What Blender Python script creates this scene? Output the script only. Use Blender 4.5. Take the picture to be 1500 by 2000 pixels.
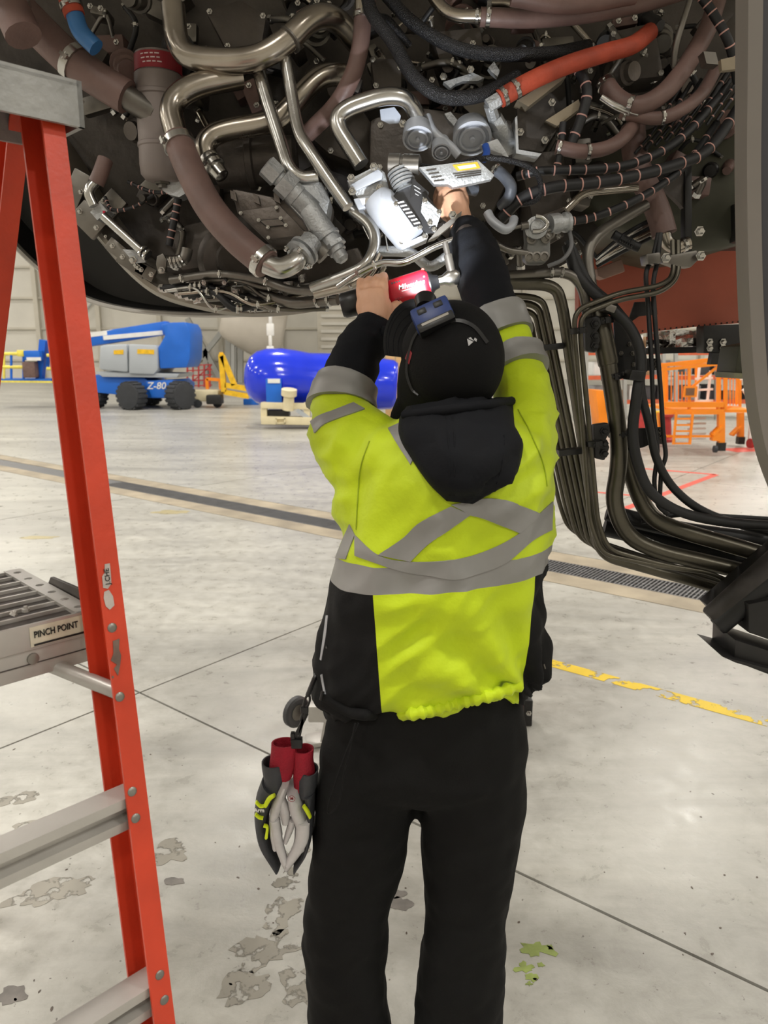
import bpy, bmesh, math, random
from mathutils import Vector, Matrix, noise
from mathutils.bvhtree import BVHTree
for o in list(bpy.data.objects): bpy.data.objects.remove(o)
SC = bpy.context.scene
COL = SC.collection
V = Vector
R = math.radians
random.seed(11)
# ------------------------------------------------------------------ camera
FPX, CAMH, PITCH = 1450.0, 1.70, R(12.0)
cam_d = bpy.data.cameras.new('camera'); cam = bpy.data.objects.new('camera', cam_d); COL.objects.link(cam)
cam.location = (0, 0, CAMH); cam.rotation_euler = (math.pi/2 - PITCH, 0, 0)
cam_d.sensor_fit = 'HORIZONTAL'; cam_d.sensor_width = 36; cam_d.lens = FPX/1500*36
cam_d.clip_start = 0.02; cam_d.clip_end = 300
cam_d.dof.use_dof = True; cam_d.dof.focus_distance = 1.55; cam_d.dof.aperture_fstop = 10
SC.camera = cam
# ------------------------------------------------------------------ world, exposure
# the hangar is closed: no sky light gets in
W = bpy.data.worlds.new('world'); SC.world = W; W.use_nodes = True
W.node_tree.nodes['Background'].inputs[0].default_value = (0.93, 0.97, 1.0, 1)
W.node_tree.nodes['Background'].inputs[1].default_value = 0.0
SC.view_settings.view_transform = 'Standard'; SC.view_settings.look = 'None'
SC.view_settings.gamma = 1; SC.view_settings.use_curve_mapping = False
SC.view_settings.exposure = 0.36
LAMP_W = 620.0
# ------------------------------------------------------------------ geometry helpers
def ray(u, v):
    a = (u-750)/FPX; b = (1000-v)/FPX
    return V((a, math.cos(PITCH)+b*math.sin(PITCH), -math.sin(PITCH)+b*math.cos(PITCH)))
CAM = V((0, 0, CAMH))
def P(u, v, Y):
    d = ray(u, v); return CAM + d*(Y/d.y)
def G(u, v, z=0.0):
    d = ray(u, v); return CAM + d*((z-CAMH)/d.z)
def SZ(u, v, Y): return Y/ray(u, v).y/FPX          # metres per pixel at that place
def lin(c):
    c = c/255.0
    return c/12.92 if c <= 0.04045 else ((c+0.055)/1.055)**2.4
def rgb(r, g, b): return (lin(r), lin(g), lin(b), 1)

MATS = {}
def mat(name, col, rough=0.5, metal=0.0, var=0.12, scale=9.0, bump=0.0, bscale=60.0, coat=0.0, spec=0.5, rvar=0.1, stretch=None, sheen=0.0, em=0.0):
    if name in MATS: return MATS[name]
    m = bpy.data.materials.new(name); m.use_nodes = True; nt = m.node_tree; N = nt.nodes; L = nt.links
    b = N['Principled BSDF']
    tc = N.new('ShaderNodeTexCoord'); mp = N.new('ShaderNodeMapping'); L.new(tc.outputs['Object'], mp.inputs['Vector'])
    if stretch: mp.inputs['Scale'].default_value = stretch
    n = N.new('ShaderNodeTexNoise'); n.inputs['Scale'].default_value = scale; n.inputs['Detail'].default_value = 5
    L.new(mp.outputs[0], n.inputs['Vector'])
    r = N.new('ShaderNodeValToRGB'); L.new(n.outputs['Fac'], r.inputs['Fac'])
    r.color_ramp.elements[0].position = 0.3; r.color_ramp.elements[1].position = 0.7
    r.color_ramp.elements[0].color = tuple(max(0, c*(1-var*1.6)) for c in col[:3])+(1,)
    r.color_ramp.elements[1].color = tuple(min(1, c*(1+var)) for c in col[:3])+(1,)
    L.new(r.outputs['Color'], b.inputs['Base Color'])
    mr = N.new('ShaderNodeMapRange'); mr.inputs[3].default_value = max(0.02, rough-rvar); mr.inputs[4].default_value = min(1, rough+rvar)
    L.new(n.outputs['Fac'], mr.inputs[0]); L.new(mr.outputs[0], b.inputs['Roughness'])
    b.inputs['Metallic'].default_value = metal
    b.inputs['Coat Weight'].default_value = coat
    b.inputs['Specular IOR Level'].default_value = spec
    if sheen: b.inputs['Sheen Weight'].default_value = sheen
    if em:
        b.inputs['Emission Color'].default_value = col; b.inputs['Emission Strength'].default_value = em
    if bump:
        n2 = N.new('ShaderNodeTexNoise'); n2.inputs['Scale'].default_value = bscale; n2.inputs['Detail'].default_value = 4
        L.new(mp.outputs[0], n2.inputs['Vector'])
        bp = N.new('ShaderNodeBump'); bp.inputs['Strength'].default_value = bump; bp.inputs['Distance'].default_value = 0.01
        L.new(n2.outputs['Fac'], bp.inputs['Height']); L.new(bp.outputs[0], b.inputs['Normal'])
    MATS[name] = m
    return m

steel = mat('brushed_steel', rgb(190, 188, 184), 0.25, 1.0, 0.12, 14)
steel_b = mat('heat_tinted_steel', rgb(172, 164, 153), 0.25, 1.0, 0.16, 9)
steel_d = mat('dull_steel', rgb(122, 118, 112), 0.42, 0.9, 0.18, 12)
alu = mat('cast_aluminium', rgb(178, 180, 182), 0.48, 0.75, 0.12, 30, 0.25, 180)
bronze = mat('brown_anodised_casting', rgb(104, 97, 92), 0.45, 0.75, 0.14, 18, 0.15, 90)
brown = mat('brown_silicone_sleeve', rgb(112, 88, 82), 0.52, 0.0, 0.14, 14, 0.12, 60)
brown_d = brown
redhose = mat('orange_red_fire_sleeve', rgb(166, 66, 42), 0.6, 0.0, 0.2, 16, 0.25, 50)
bluehose = mat('blue_hose', rgb(52, 108, 165), 0.4, 0.0, 0.12, 12)
black = mat('black_rubber', rgb(26, 26, 28), 0.55, 0.0, 0.2, 20)
blackmet = mat('black_painted_metal', rgb(38, 37, 37), 0.42, 0.3, 0.2, 12)
casedark = mat('dark_engine_case', rgb(76, 71, 67), 0.5, 0.5, 0.35, 5, 0.3, 30)
olive = mat('olive_primer', rgb(68, 68, 54), 0.5, 0.2, 0.15, 4)
redprim = mat('terracotta_sealant_paint', rgb(188, 98, 76), 0.55, 0.0, 0.1, 5, 0.06, 40)
foil = mat('crinkled_silver_foil', rgb(205, 203, 200), 0.25, 1.0, 0.1, 9, 1.0, 26)
white = mat('white_paint', rgb(232, 231, 228), 0.45, 0.0, 0.04, 6)
whiteal = mat('pale_grey_enamel', rgb(176, 180, 188), 0.4, 0.2, 0.05, 10)
pipe_d = mat('dark_olive_tube', rgb(92, 88, 78), 0.36, 0.8, 0.15, 12)
redlab = mat('dark_red_label', rgb(140, 28, 40), 0.5)
orlab = mat('orange_label', rgb(226, 168, 48), 0.5)
def braid_mat():
    m = mat('braided_black_hose', rgb(30, 30, 33), 0.42, 0.2, 0.2, 40)
    nt = m.node_tree; N = nt.nodes; L = nt.links
    w = N.new('ShaderNodeTexVoronoi'); w.inputs['Scale'].default_value = 420
    tc = [n for n in N if n.type == 'TEX_COORD'][0]; L.new(tc.outputs['Object'], w.inputs['Vector'])
    bp = N.new('ShaderNodeBump'); bp.inputs['Strength'].default_value = 0.9; bp.inputs['Distance'].default_value = 0.002
    L.new(w.outputs['Distance'], bp.inputs['Height']); L.new(bp.outputs[0], N['Principled BSDF'].inputs['Normal'])
    return m
braid = braid_mat()

def tag(o, label=None, cat=None, group=None, kind=None):
    if label: o['label'] = label
    if cat: o['category'] = cat
    if group: o['group'] = group
    if kind: o['kind'] = kind
    return o
ORG = {}
def thing(name, label, cat, loc=(0, 0, 0), group=None):
    o = bpy.data.objects.new(name, None); COL.objects.link(o); o.location = loc; o.empty_display_size = 0.1
    ORG[o.name] = V(loc)
    return tag(o, label, cat, group)
def rootorg(o):
    while o.parent: o = o.parent
    return ORG.get(o.name, V((0, 0, 0)))
def smooth_mesh(me, ang=38):
    me.shade_smooth()
    try: me.set_sharp_from_angle(angle=R(ang))
    except Exception: pass
def link_mesh(name, me, m, parent=None, org=None, sharp=38, rebase=True):
    o = bpy.data.objects.new(name, me); COL.objects.link(o)
    if m is not None and not me.materials: me.materials.append(m)
    if parent is not None:
        b = rootorg(parent)
        if rebase: me.transform(Matrix.Translation(-b))
        o.parent = parent
    elif org is not None:
        me.transform(Matrix.Translation(-V(org))); o.location = org; ORG[o.name] = V(org)
    if sharp is not None: smooth_mesh(me, sharp)
    me.update()
    return o
def dup_tree(o, parent, delta=None, M=None):
    c = o.copy(); COL.objects.link(c); c.parent = parent
    if parent is None:
        ORG[c.name] = V(c.location)
    for ch in list(o.children): dup_tree(ch, c)
    return c

def frame(t):
    t = t.normalized(); a = V((0, 0, 1)) if abs(t.z) < 0.9 else V((1, 0, 0))
    x = t.cross(a).normalized(); return x, x.cross(t).normalized()
def fillet(pts, r, n=6):
    out = [pts[0]]
    for i in range(1, len(pts)-1):
        a, b, c = pts[i-1], pts[i], pts[i+1]
        la = min(r, (a-b).length*0.49); lc = min(r, (c-b).length*0.49)
        p0 = b+(a-b).normalized()*la; p2 = b+(c-b).normalized()*lc
        for k in range(n+1):
            t = k/n; out.append(p0*(1-t)**2+b*2*t*(1-t)+p2*t*t)
    out.append(pts[-1]); return out
def catmull(pts, n=6):
    if len(pts) < 3: return pts
    q = [pts[0]*2-pts[1]]+list(pts)+[pts[-1]*2-pts[-2]]; out = []
    for i in range(1, len(q)-2):
        for k in range(n):
            t = k/n
            out.append(0.5*((2*q[i])+(q[i+1]-q[i-1])*t+(2*q[i-1]-5*q[i]+4*q[i+1]-q[i+2])*t*t+(3*q[i]-q[i-1]-3*q[i+1]+q[i+2])*t**3))
    out.append(pts[-1]); return out
class MB:
    def __init__(s): s.v = []; s.f = []
    def add(s, vs, fs):
        k = len(s.v); s.v += [V(p) for p in vs]; s.f += [tuple(i+k for i in f) for f in fs]; return s
    def box(s, c, size, ax=None):
        x, y, z = ax if ax else (V((1, 0, 0)), V((0, 1, 0)), V((0, 0, 1)))
        c = V(c); h = [q/2 for q in size]
        vs = [c+x*(h[0]*i)+y*(h[1]*j)+z*(h[2]*k) for i in (-1, 1) for j in (-1, 1) for k in (-1, 1)]
        return s.add(vs, [(0, 1, 3, 2), (4, 6, 7, 5), (0, 4, 5, 1), (2, 3, 7, 6), (0, 2, 6, 4), (1, 5, 7, 3)])
    def bar(s, a, b, w, h, up=V((0, 0, 1))):
        a = V(a); b = V(b); t = (b-a); l = t.length; t = t/l
        x = t.cross(up)
        if x.length < 1e-4: x = t.cross(V((1, 0, 0)))
        x.normalize(); z = x.cross(t).normalized()
        return s.box((a+b)/2, (l, w, h), (t, x, z))
    def tube(s, pts, r, seg=12, cap=True):
        n = len(pts); rr = r if isinstance(r, (list, tuple)) else [r]*n
        k0 = len(s.v); x = None; vs = []
        for i, p in enumerate(pts):
            t = (pts[min(i+1, n-1)]-pts[max(i-1, 0)])
            if t.length < 1e-9: t = V((0, 0, 1))
            t.normalize()
            if x is None: x, _ = frame(t)
            x = (x-t*x.dot(t))
            if x.length < 1e-5: x, _ = frame(t)
            x.normalize(); y = t.cross(x)
            for j in range(seg):
                a = 2*math.pi*j/seg; vs.append(p+(x*math.cos(a)+y*math.sin(a))*rr[i])
        fs = []
        for i in range(n-1):
            for j in range(seg):
                j2 = (j+1) % seg; fs.append((i*seg+j, i*seg+j2, (i+1)*seg+j2, (i+1)*seg+j))
        if cap: fs += [tuple(range(seg))[::-1], tuple((n-1)*seg+j for j in range(seg))]
        return s.add(vs, fs)
    def cyl(s, a, b, r, r2=None, seg=14): return s.tube([V(a), V(b)], [r, r if r2 is None else r2], seg)
    def lathe(s, o, axis, prof, seg=24):      # prof: (distance along axis, radius)
        axis = V(axis).normalized(); x, y = frame(axis); o = V(o); n = len(prof); vs = []
        for (h, r) in prof:
            for j in range(seg):
                a = 2*math.pi*j/seg; vs.append(o+axis*h+(x*math.cos(a)+y*math.sin(a))*max(r, 1e-4))
        fs = []
        for i in range(n-1):
            for j in range(seg):
                j2 = (j+1) % seg; fs.append((i*seg+j, i*seg+j2, (i+1)*seg+j2, (i+1)*seg+j))
        fs += [tuple(range(seg))[::-1], tuple((n-1)*seg+j for j in range(seg))]
        return s.add(vs, fs)
    def prism(s, poly, d):                    # poly: 3D points, d: extrusion vector
        n = len(poly); d = V(d); vs = [V(p) for p in poly]+[V(p)+d for p in poly]
        fs = [tuple(range(n)), tuple(range(2*n-1, n-1, -1))]+[(i, i+n, (i+1) % n+n, (i+1) % n) for i in range(n)]
        return s.add(vs, fs)
    def ell(s, c, r, ax=None, seg=16, ring=10):
        x, y, z = ax if ax else (V((1, 0, 0)), V((0, 1, 0)), V((0, 0, 1))); c = V(c); vs = []; fs = []
        for i in range(ring+1):
            th = math.pi*i/ring
            for j in range(seg):
                a = 2*math.pi*j/seg
                vs.append(c+x*(r[0]*math.sin(th)*math.cos(a))+y*(r[1]*math.sin(th)*math.sin(a))+z*(r[2]*math.cos(th)))
        for i in range(ring):
            for j in range(seg):
                j2 = (j+1) % seg; fs.append((i*seg+j, (i+1)*seg+j, (i+1)*seg+j2, i*seg+j2))
        return s.add(vs, fs)
    def loft(s, rings, cap=True):             # rings: lists of equal point counts
        n = len(rings[0]); vs = [p for r in rings for p in r]; fs = []
        for i in range(len(rings)-1):
            for j in range(n):
                j2 = (j+1) % n; fs.append((i*n+j, i*n+j2, (i+1)*n+j2, (i+1)*n+j))
        if cap: fs += [tuple(range(n))[::-1], tuple((len(rings)-1)*n+j for j in range(n))]
        return s.add(vs, fs)
    def mesh(s, name, bevel=0.0, weld=True):
        me = bpy.data.meshes.new(name); bm = bmesh.new()
        bv = [bm.verts.new(p) for p in s.v]
        for f in s.f:
            try: bm.faces.new([bv[i] for i in f])
            except ValueError: pass
        if weld: bmesh.ops.remove_doubles(bm, verts=bm.verts, dist=1e-5)
        bmesh.ops.recalc_face_normals(bm, faces=bm.faces)
        if bevel:
            ed = [e for e in bm.edges if len(e.link_faces) == 2 and e.calc_face_angle(0) > 0.6]
            bmesh.ops.bevel(bm, geom=ed, offset=bevel, segments=2, profile=0.6, affect='EDGES', clamp_overlap=True)
        bm.to_mesh(me); bm.free(); return me
    def build(s, name, m, parent=None, org=None, bevel=0.0, sharp=38, label=None):
        o = link_mesh(name, s.mesh(name, bevel), m, parent, org, sharp)
        if label: o['label'] = label
        return o
def text_mesh(s, size, ax, org, depth=0.0008, align='CENTER', xs=1.0, shear=0.0):
    """lettering as thin mesh; ax = (x dir, up dir)"""
    c = bpy.data.curves.new('lettering', 'FONT'); c.body = s; c.size = size; c.extrude = depth; c.align_x = align; c.align_y = 'CENTER'; c.shear = shear
    c.resolution_u = 3; c.offset = size*0.012
    o = bpy.data.objects.new('lettering_tmp', c); COL.objects.link(o)
    dg = bpy.context.evaluated_depsgraph_get(); dg.update()
    me = bpy.data.meshes.new_from_object(o.evaluated_get(dg)); bpy.data.objects.remove(o); bpy.data.curves.remove(c)
    x = V(ax[0]).normalized(); y = V(ax[1]).normalized(); z = x.cross(y)
    M = Matrix(((x.x*xs, y.x, z.x, org[0]), (x.y*xs, y.y, z.y, org[1]), (x.z*xs, y.z, z.z, org[2]), (0, 0, 0, 1)))
    me.transform(M); me.materials.clear(); return me
def put_text(s, size, ax, org, m, parent, name='lettering', **k):
    return link_mesh(name, text_mesh(s, size, ax, V(org), **k), m, parent, sharp=None)
def remesh(mb, voxel, smooth_it=4, fac=0.5):
    me = mb.mesh('tmp', weld=False); o = bpy.data.objects.new('tmp', me); COL.objects.link(o)
    md = o.modifiers.new('r', 'REMESH'); md.mode = 'VOXEL'; md.voxel_size = voxel
    if smooth_it:
        sm = o.modifiers.new('s', 'SMOOTH'); sm.factor = fac; sm.iterations = smooth_it
    dg = bpy.context.evaluated_depsgraph_get(); dg.update()
    r = bpy.data.meshes.new_from_object(o.evaluated_get(dg)); bpy.data.objects.remove(o); r.materials.clear(); return r
# ================================================================== THE HANGAR
ANG = R(-38.4); E1 = V((math.cos(ANG), math.sin(ANG), 0)); E2 = V((-math.sin(ANG), math.cos(ANG), 0))
def ST(p): return p.dot(E1), p.dot(E2)
def XY(s, t, z=0): q = E1*s+E2*t; return V((q.x, q.y, z))
def concrete():
    m = bpy.data.materials.new('polished_concrete'); m.use_nodes = True; nt = m.node_tree; N = nt.nodes; L = nt.links; b = N['Principled BSDF']
    tc = N.new('ShaderNodeTexCoord')
    def nz(sc, det=6, rough=0.6, dist=0.0, vec=None):
        n = N.new('ShaderNodeTexNoise'); n.inputs['Scale'].default_value = sc; n.inputs['Detail'].default_value = det; n.inputs['Roughness'].default_value = rough; n.inputs['Distortion'].default_value = dist
        L.new(vec if vec else tc.outputs['Object'], n.inputs['Vector']); return n
    mp = N.new('ShaderNodeMapping'); mp.inputs['Rotation'].default_value = (0, 0, -ANG+0.15); mp.inputs['Scale'].default_value = (0.35, 1.3, 1); L.new(tc.outputs['Object'], mp.inputs['Vector'])
    big = nz(0.9, 8, 0.68, 0.8, mp.outputs[0]); fine = nz(9, 6, 0.7, 0.3); sp = nz(46, 3, 0.6)
    r1 = N.new('ShaderNodeValToRGB'); e = r1.color_ramp.elements
    e[0].position = 0.3; e[0].color = rgb(150, 148, 143); e[1].position = 0.72; e[1].color = rgb(200, 198, 190)
    L.new(big.outputs['Fac'], r1.inputs['Fac'])
    r2 = N.new('ShaderNodeValToRGB'); e = r2.color_ramp.elements; e[0].position = 0.25; e[0].color = (0.70, 0.69, 0.67, 1); e[1].position = 0.6; e[1].color = (1, 1, 1, 1)
    L.new(fine.outputs['Fac'], r2.inputs['Fac'])
    mx = N.new('ShaderNodeMixRGB'); mx.blend_type = 'MULTIPLY'; mx.inputs[0].default_value = 0.85; L.new(r1.outputs[0], mx.inputs[1]); L.new(r2.outputs[0], mx.inputs[2])
    r3 = N.new('ShaderNodeValToRGB'); e = r3.color_ramp.elements; e[0].position = 0.27; e[0].color = (0.28, 0.26, 0.24, 1); e[1].position = 0.315; e[1].color = (1, 1, 1, 1)
    L.new(sp.outputs['Fac'], r3.inputs['Fac'])
    mx2 = N.new('ShaderNodeMixRGB'); mx2.blend_type = 'MULTIPLY'; mx2.inputs[0].default_value = 0.9; L.new(mx.outputs[0], mx2.inputs[1]); L.new(r3.outputs[0], mx2.inputs[2])
    L.new(mx2.outputs[0], b.inputs['Base Color'])
    mr = N.new('ShaderNodeMapRange'); mr.inputs[1].default_value = 0.3; mr.inputs[2].default_value = 0.7; mr.inputs[3].default_value = 0.24; mr.inputs[4].default_value = 0.42
    L.new(fine.outputs['Fac'], mr.inputs[0]); L.new(mr.outputs[0], b.inputs['Roughness'])
    b.inputs['Specular IOR Level'].default_value = 0.55
    bp = N.new('ShaderNodeBump'); bp.inputs['Strength'].default_value = 0.12; bp.inputs['Distance'].default_value = 0.01; L.new(fine.outputs['Fac'], bp.inputs['Height']); L.new(bp.outputs[0], b.inputs['Normal'])
    return m
CONC = concrete()
joint_m = mat('dark_joint_filler', rgb(60, 56, 52), 0.8)
floor = MB().box((0, 14, -0.09), (110, 112, 0.1)).build('floor', joint_m); tag(floor, 'pale polished concrete hangar floor with dark joints', kind='structure')
sA, tA = ST(G(800, 1598)); _, tA = ST((G(250, 1350)+G(1500, 1920))/2)
_, tN = ST((G(680, 1052)+G(1065, 1140))/2); _, tF = ST((G(660, 1003)+G(1065, 1075))/2)
sB, _ = ST((G(250, 1352)+G(450, 1291))/2); sJ, _ = ST((G(1075, 1064)+G(1405, 927))/2)
s_cuts = [-60, sB-9.4, sB-4.7, sB, sB+4.7 if abs(sB+4.7-sJ) > 1.5 else sJ, sJ+4.7, sJ+9.4, sJ+14.1, 70]
s_cuts = sorted(set(s_cuts))
t_cuts = [-40, tA-4.6, tA, tN, tF, tF+4.6, tF+9.2, tF+13.8, tF+18.4, 80]
gj = 0.006
for i in range(len(s_cuts)-1):
    for j in range(len(t_cuts)-1):
        if t_cuts[j] == tN: continue
        s0, s1, t0, t1 = s_cuts[i]+gj, s_cuts[i+1]-gj, t_cuts[j]+gj, t_cuts[j+1]-gj
        MB().prism([XY(s0, t0), XY(s1, t0), XY(s1, t1), XY(s0, t1)], (0, 0, -0.04)).build('slab', CONC, floor)
# trench drain: two concrete kerbs and a cast grating between them
kerb_m = mat('worn_tan_kerb', rgb(160, 148, 128), 0.6, 0, 0.22, 3)
tw = tF-tN; kw = tw*0.30
grate_m = mat('galvanised_grating', rgb(120, 120, 122), 0.5, 0.6, 0.12, 8)
pit_m = mat('drain_pit', rgb(104, 101, 97), 0.9)
drain = thing('trench_drain', 'long trench drain with steel grating between tan concrete kerbs in the floor', 'drain', XY(0, tN, 0))
for t0 in (tN+0.005, tF-kw-0.005):
    MB().prism([XY(-26, t0), XY(14, t0), XY(14, t0+kw), XY(-26, t0+kw)], (0, 0, -0.035)).build('kerb', kerb_m, drain)
g0, g1 = tN+kw+0.01, tF-kw-0.01
MB().prism([XY(-26, g0, -0.03), XY(14, g0, -0.03), XY(14, g1, -0.03), XY(-26, g1, -0.03)], (0, 0, -0.008)).build('pit', pit_m, drain)
sc = XY(0, 0)
gl = 1.0
barm = None
for k in range(16):                                   # one-metre grating sections, bars individually modelled
    a = -9.0+k*gl
    fr = MB()
    for tt in (g0+0.006, g1-0.006): fr.bar(XY(a+0.005, tt, -0.008), XY(a+gl-0.005, tt, -0.008), 0.012, 0.016)
    for q in (0.25, 0.5, 0.75): fr.bar(XY(a+0.005, g0+(g1-g0)*q, -0.012), XY(a+gl-0.005, g0+(g1-g0)*q, -0.012), 0.008, 0.012)
    sec = fr.build('grating', grate_m, drain)
    bars = MB()
    for i in range(33): 
        s = a+0.015+i*0.03; bars.bar(XY(s, g0+0.006, -0.009), XY(s, g1-0.006, -0.009), 0.011, 0.017)
    o = bars.build('grating_bars', grate_m, sec); o['kind'] = 'stuff'
for (a, b) in ((-26, -9), (7, 14)):
    MB().prism([XY(a, g0, -0.004), XY(b, g0, -0.004), XY(b, g1, -0.004), XY(a, g1, -0.004)], (0, 0, -0.02)).build('grating', grate_m, drain)
# painted lines
def worn(name, col, thr):
    m = mat(name, col, 0.5, 0, 0.08, 4); nt = m.node_tree; N = nt.nodes; L = nt.links; b = N['Principled BSDF']
    tc = N.new('ShaderNodeTexCoord'); n = N.new('ShaderNodeTexNoise'); n.inputs['Scale'].default_value = 7.0; n.inputs['Detail'].default_value = 7; n.inputs['Roughness'].default_value = 0.65
    L.new(tc.outputs['Object'], n.inputs['Vector'])
    r = N.new('ShaderNodeValToRGB'); r.color_ramp.elements[0].position = thr; r.color_ramp.elements[1].position = thr+0.02; L.new(n.outputs['Fac'], r.inputs['Fac'])
    L.new(r.outputs[0], b.inputs['Alpha']); return m
def strip(name, a, b, w, m, z=0.0015):
    d = (b-a); d.z = 0; d.normalize(); p = V((-d.y, d.x, 0))*w/2
    return MB().prism([V((q.x, q.y, 0.0004)) for q in (a-p, b-p, b+p, a+p)], (0, 0, z)).build(name, m, floor)
yel = worn('worn_yellow_floor_paint', rgb(222, 190, 40), 0.462)
a, b = G(1065, 1292), G(1500, 1411); d = (b-a).normalized()
strip('painted_line', a-d*.35, b+d*3, 0.095, yel)
redp = worn('worn_red_floor_paint', rgb(214, 84, 70), 0.33)
strip('painted_line', G(1215, 912), G(1398, 927), 0.10, redp); strip('painted_line', G(1398, 927), G(1190, 1005), 0.10, redp); strip('painted_line', G(1150, 960), G(1280, 972), 0.08, redp)
strip('painted_line', G(1420, 880), G(1500, 876), 0.5, redp)
# stains, puddles, drips
def splat(name, u, v, r, m, n=26, el=1.0, rough=0.4, seed=0, z=0.0008, rot=0.0):
    c = G(u, v); pts = []
    for k in range(n):
        a = 2*math.pi*k/n; q = r*(1+rough*noise.noise(V((math.cos(a)*1.6, math.sin(a)*1.6, seed*3.7)))+0.4*rough*noise.noise(V((math.cos(a)*4, math.sin(a)*4, seed*5.1))))
        x, y = q*math.cos(a)*el, q*math.sin(a); pts.append(V((c.x+x*math.cos(rot)-y*math.sin(rot), c.y+x*math.sin(rot)+y*math.cos(rot), 0.0003)))
    return MB().prism(pts, (0, 0, z)).build(name, m, floor)
wet = mat('wet_concrete', rgb(160, 156, 147), 0.05, 0, 0.1, 5, rvar=0.03)
oil = mat('pale_oil_stain', rgb(178, 166, 126), 0.3, 0, 0.12, 9)
nt = wet.node_tree; tcw = nt.nodes.new('ShaderNodeTexCoord'); nw = nt.nodes.new('ShaderNodeTexNoise'); nw.inputs['Scale'].default_value = 22; nw.inputs['Detail'].default_value = 6
rw = nt.nodes.new('ShaderNodeValToRGB'); rw.color_ramp.elements[0].position = 0.42; rw.color_ramp.elements[1].position = 0.50
nt.links.new(tcw.outputs['Object'], nw.inputs['Vector']); nt.links.new(nw.outputs['Fac'], rw.inputs['Fac']); nt.links.new(rw.outputs[0], nt.nodes['Principled BSDF'].inputs['Alpha'])
grn = mat('green_fluid_stain', rgb(142, 156, 84), 0.3, 0, 0.2, 20)
grim = mat('grimy_scuff', rgb(122, 117, 112), 0.6, 0, 0.25, 14)
for i, (u, v, r, el, ro) in enumerate([(330, 1665, .055, 1.6, .2), (545, 1790, .06, 1.3, .9), (520, 1850, .07, 1.2, .5), (560, 1720, .045, 1.1, 1.2), (590, 1930, .06, .8, .7), (470, 1930, .05, 1.5, .5), (60, 1620, .05, 1.8, .3), (110, 1740, .06, 2.0, .5), (30, 1560, .05, 1.5, .5), (585, 1660, .03, 1.5, .9)]):
    splat('puddle', u, v, r, wet, 40, el, 0.75, i, rot=ro)
for i, (u, v, r) in enumerate([(1050, 1855, .030), (1025, 1890, .020), (1040, 1910, .013), (1075, 1850, .008), (1056, 1885, .007), (1035, 1922, .008)]):
    splat('stain', u, v, r, grn, 20, 1.3, 1.0, i+20)
for i, (u, v, r, el) in enumerate([(335, 1000, .10, 2.0), (78, 1050, .07, 2.2)]): splat('stain', u, v, r, oil, 22, el, .5, i+30)
for i, (u, v, r) in enumerate([(340, 1722, .022), (780, 1765, .030), (775, 1745, .02), (20, 1945, .03), (250, 1980, .04)]): splat('stain', u, v, r, grim, 22, 1.4, 0.5, i+40)
rs = random.Random(4)
spot = mat('dark_oil_drop', rgb(84, 70, 58), 0.4)
for k in range(70):
    u, v = rs.uniform(0, 1500), rs.uniform(1250, 1990); splat('stain', u, v, rs.uniform(.0015, .004), spot, 7, rs.uniform(.7, 2.2), .4, k+60, rot=rs.uniform(0, 3))
# ------------------------------------------------------------------ walls
wallm = mat('off_white_cladding', rgb(222, 218, 208), 0.6, 0, 0.05, 0.6)
wall2 = mat('cream_steelwork', rgb(206, 200, 186), 0.55, 0, 0.06, 1.0)
greyst = mat('grey_steelwork', rgb(170, 170, 166), 0.5, 0.1, 0.06, 1.0)
YW = 52.0
def wall(name, a, b, h, lab, pitch=2.2):
    a = V(a); b = V(b); d = (b-a); l = d.length; d = d/l; n = V((-d.y, d.x, 0))
    w = MB().prism([a, b, b+V((0, 0, h)), a+V((0, 0, h))], n*0.3).build(name, wallm); tag(w, lab, kind='structure')
    k = int(l/pitch)
    for i in range(k+1):
        c = a+d*(i*pitch)
        MB().box(c+V((0, 0, h/2))-n*0.18, (0.28, 0.36, h), (d, n, V((0, 0, 1)))).build('column' , wall2, w)
    for z in (1.3, 3.4, 5.4, 7.4, 9.5, 11.5):
        MB().bar(a+V((0, 0, z))-n*0.1, b+V((0, 0, z))-n*0.1, 0.16, 0.14).build('girt', wall2, w)
    for i in range(0, k, 3):
        c0 = a+d*(i*pitch); c1 = a+d*((i+1)*pitch)
        MB().bar(c0+V((0, 0, 1.3))-n*0.2, c1+V((0, 0, 5.4))-n*0.2, 0.1, 0.1).build('brace', greyst, w)
    return w
wb = wall('wall_back', (-48, YW, 0), (34, YW, 0), 15, 'off-white clad hangar end wall with cream columns', 4.1)
wl = wall('wall_left', (-40, -24, 0), (-40, YW, 0), 15, 'off-white clad hangar side wall beside the boom lift', 6.0)
wr = wall('wall_right', (34, YW, 0), (34, -24, 0), 15, 'off-white clad hangar side wall behind the storage racks', 6.0)
wf = wall('wall_front', (34, -24, 0), (-40, -24, 0), 15, 'off-white clad hangar end wall opposite the boom lift', 6.0)
cl = MB().box((-3, 14, 15.2), (76, 77, 0.3)).build('ceiling', white); tag(cl, 'white hangar roof lining', kind='structure')
lampm = mat('lamp_diffuser', (0.9, 0.88, 0.84, 1), 0.4)
shade = mat('lamp_housing', rgb(200, 200, 198), 0.4, 0.4)
la = bpy.data.lights.new('high_bay', 'AREA'); la.energy = LAMP_W; la.shape = 'DISK'; la.size = 1.2; la.color = (1, 0.96, 0.89)
lamp0 = None
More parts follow.
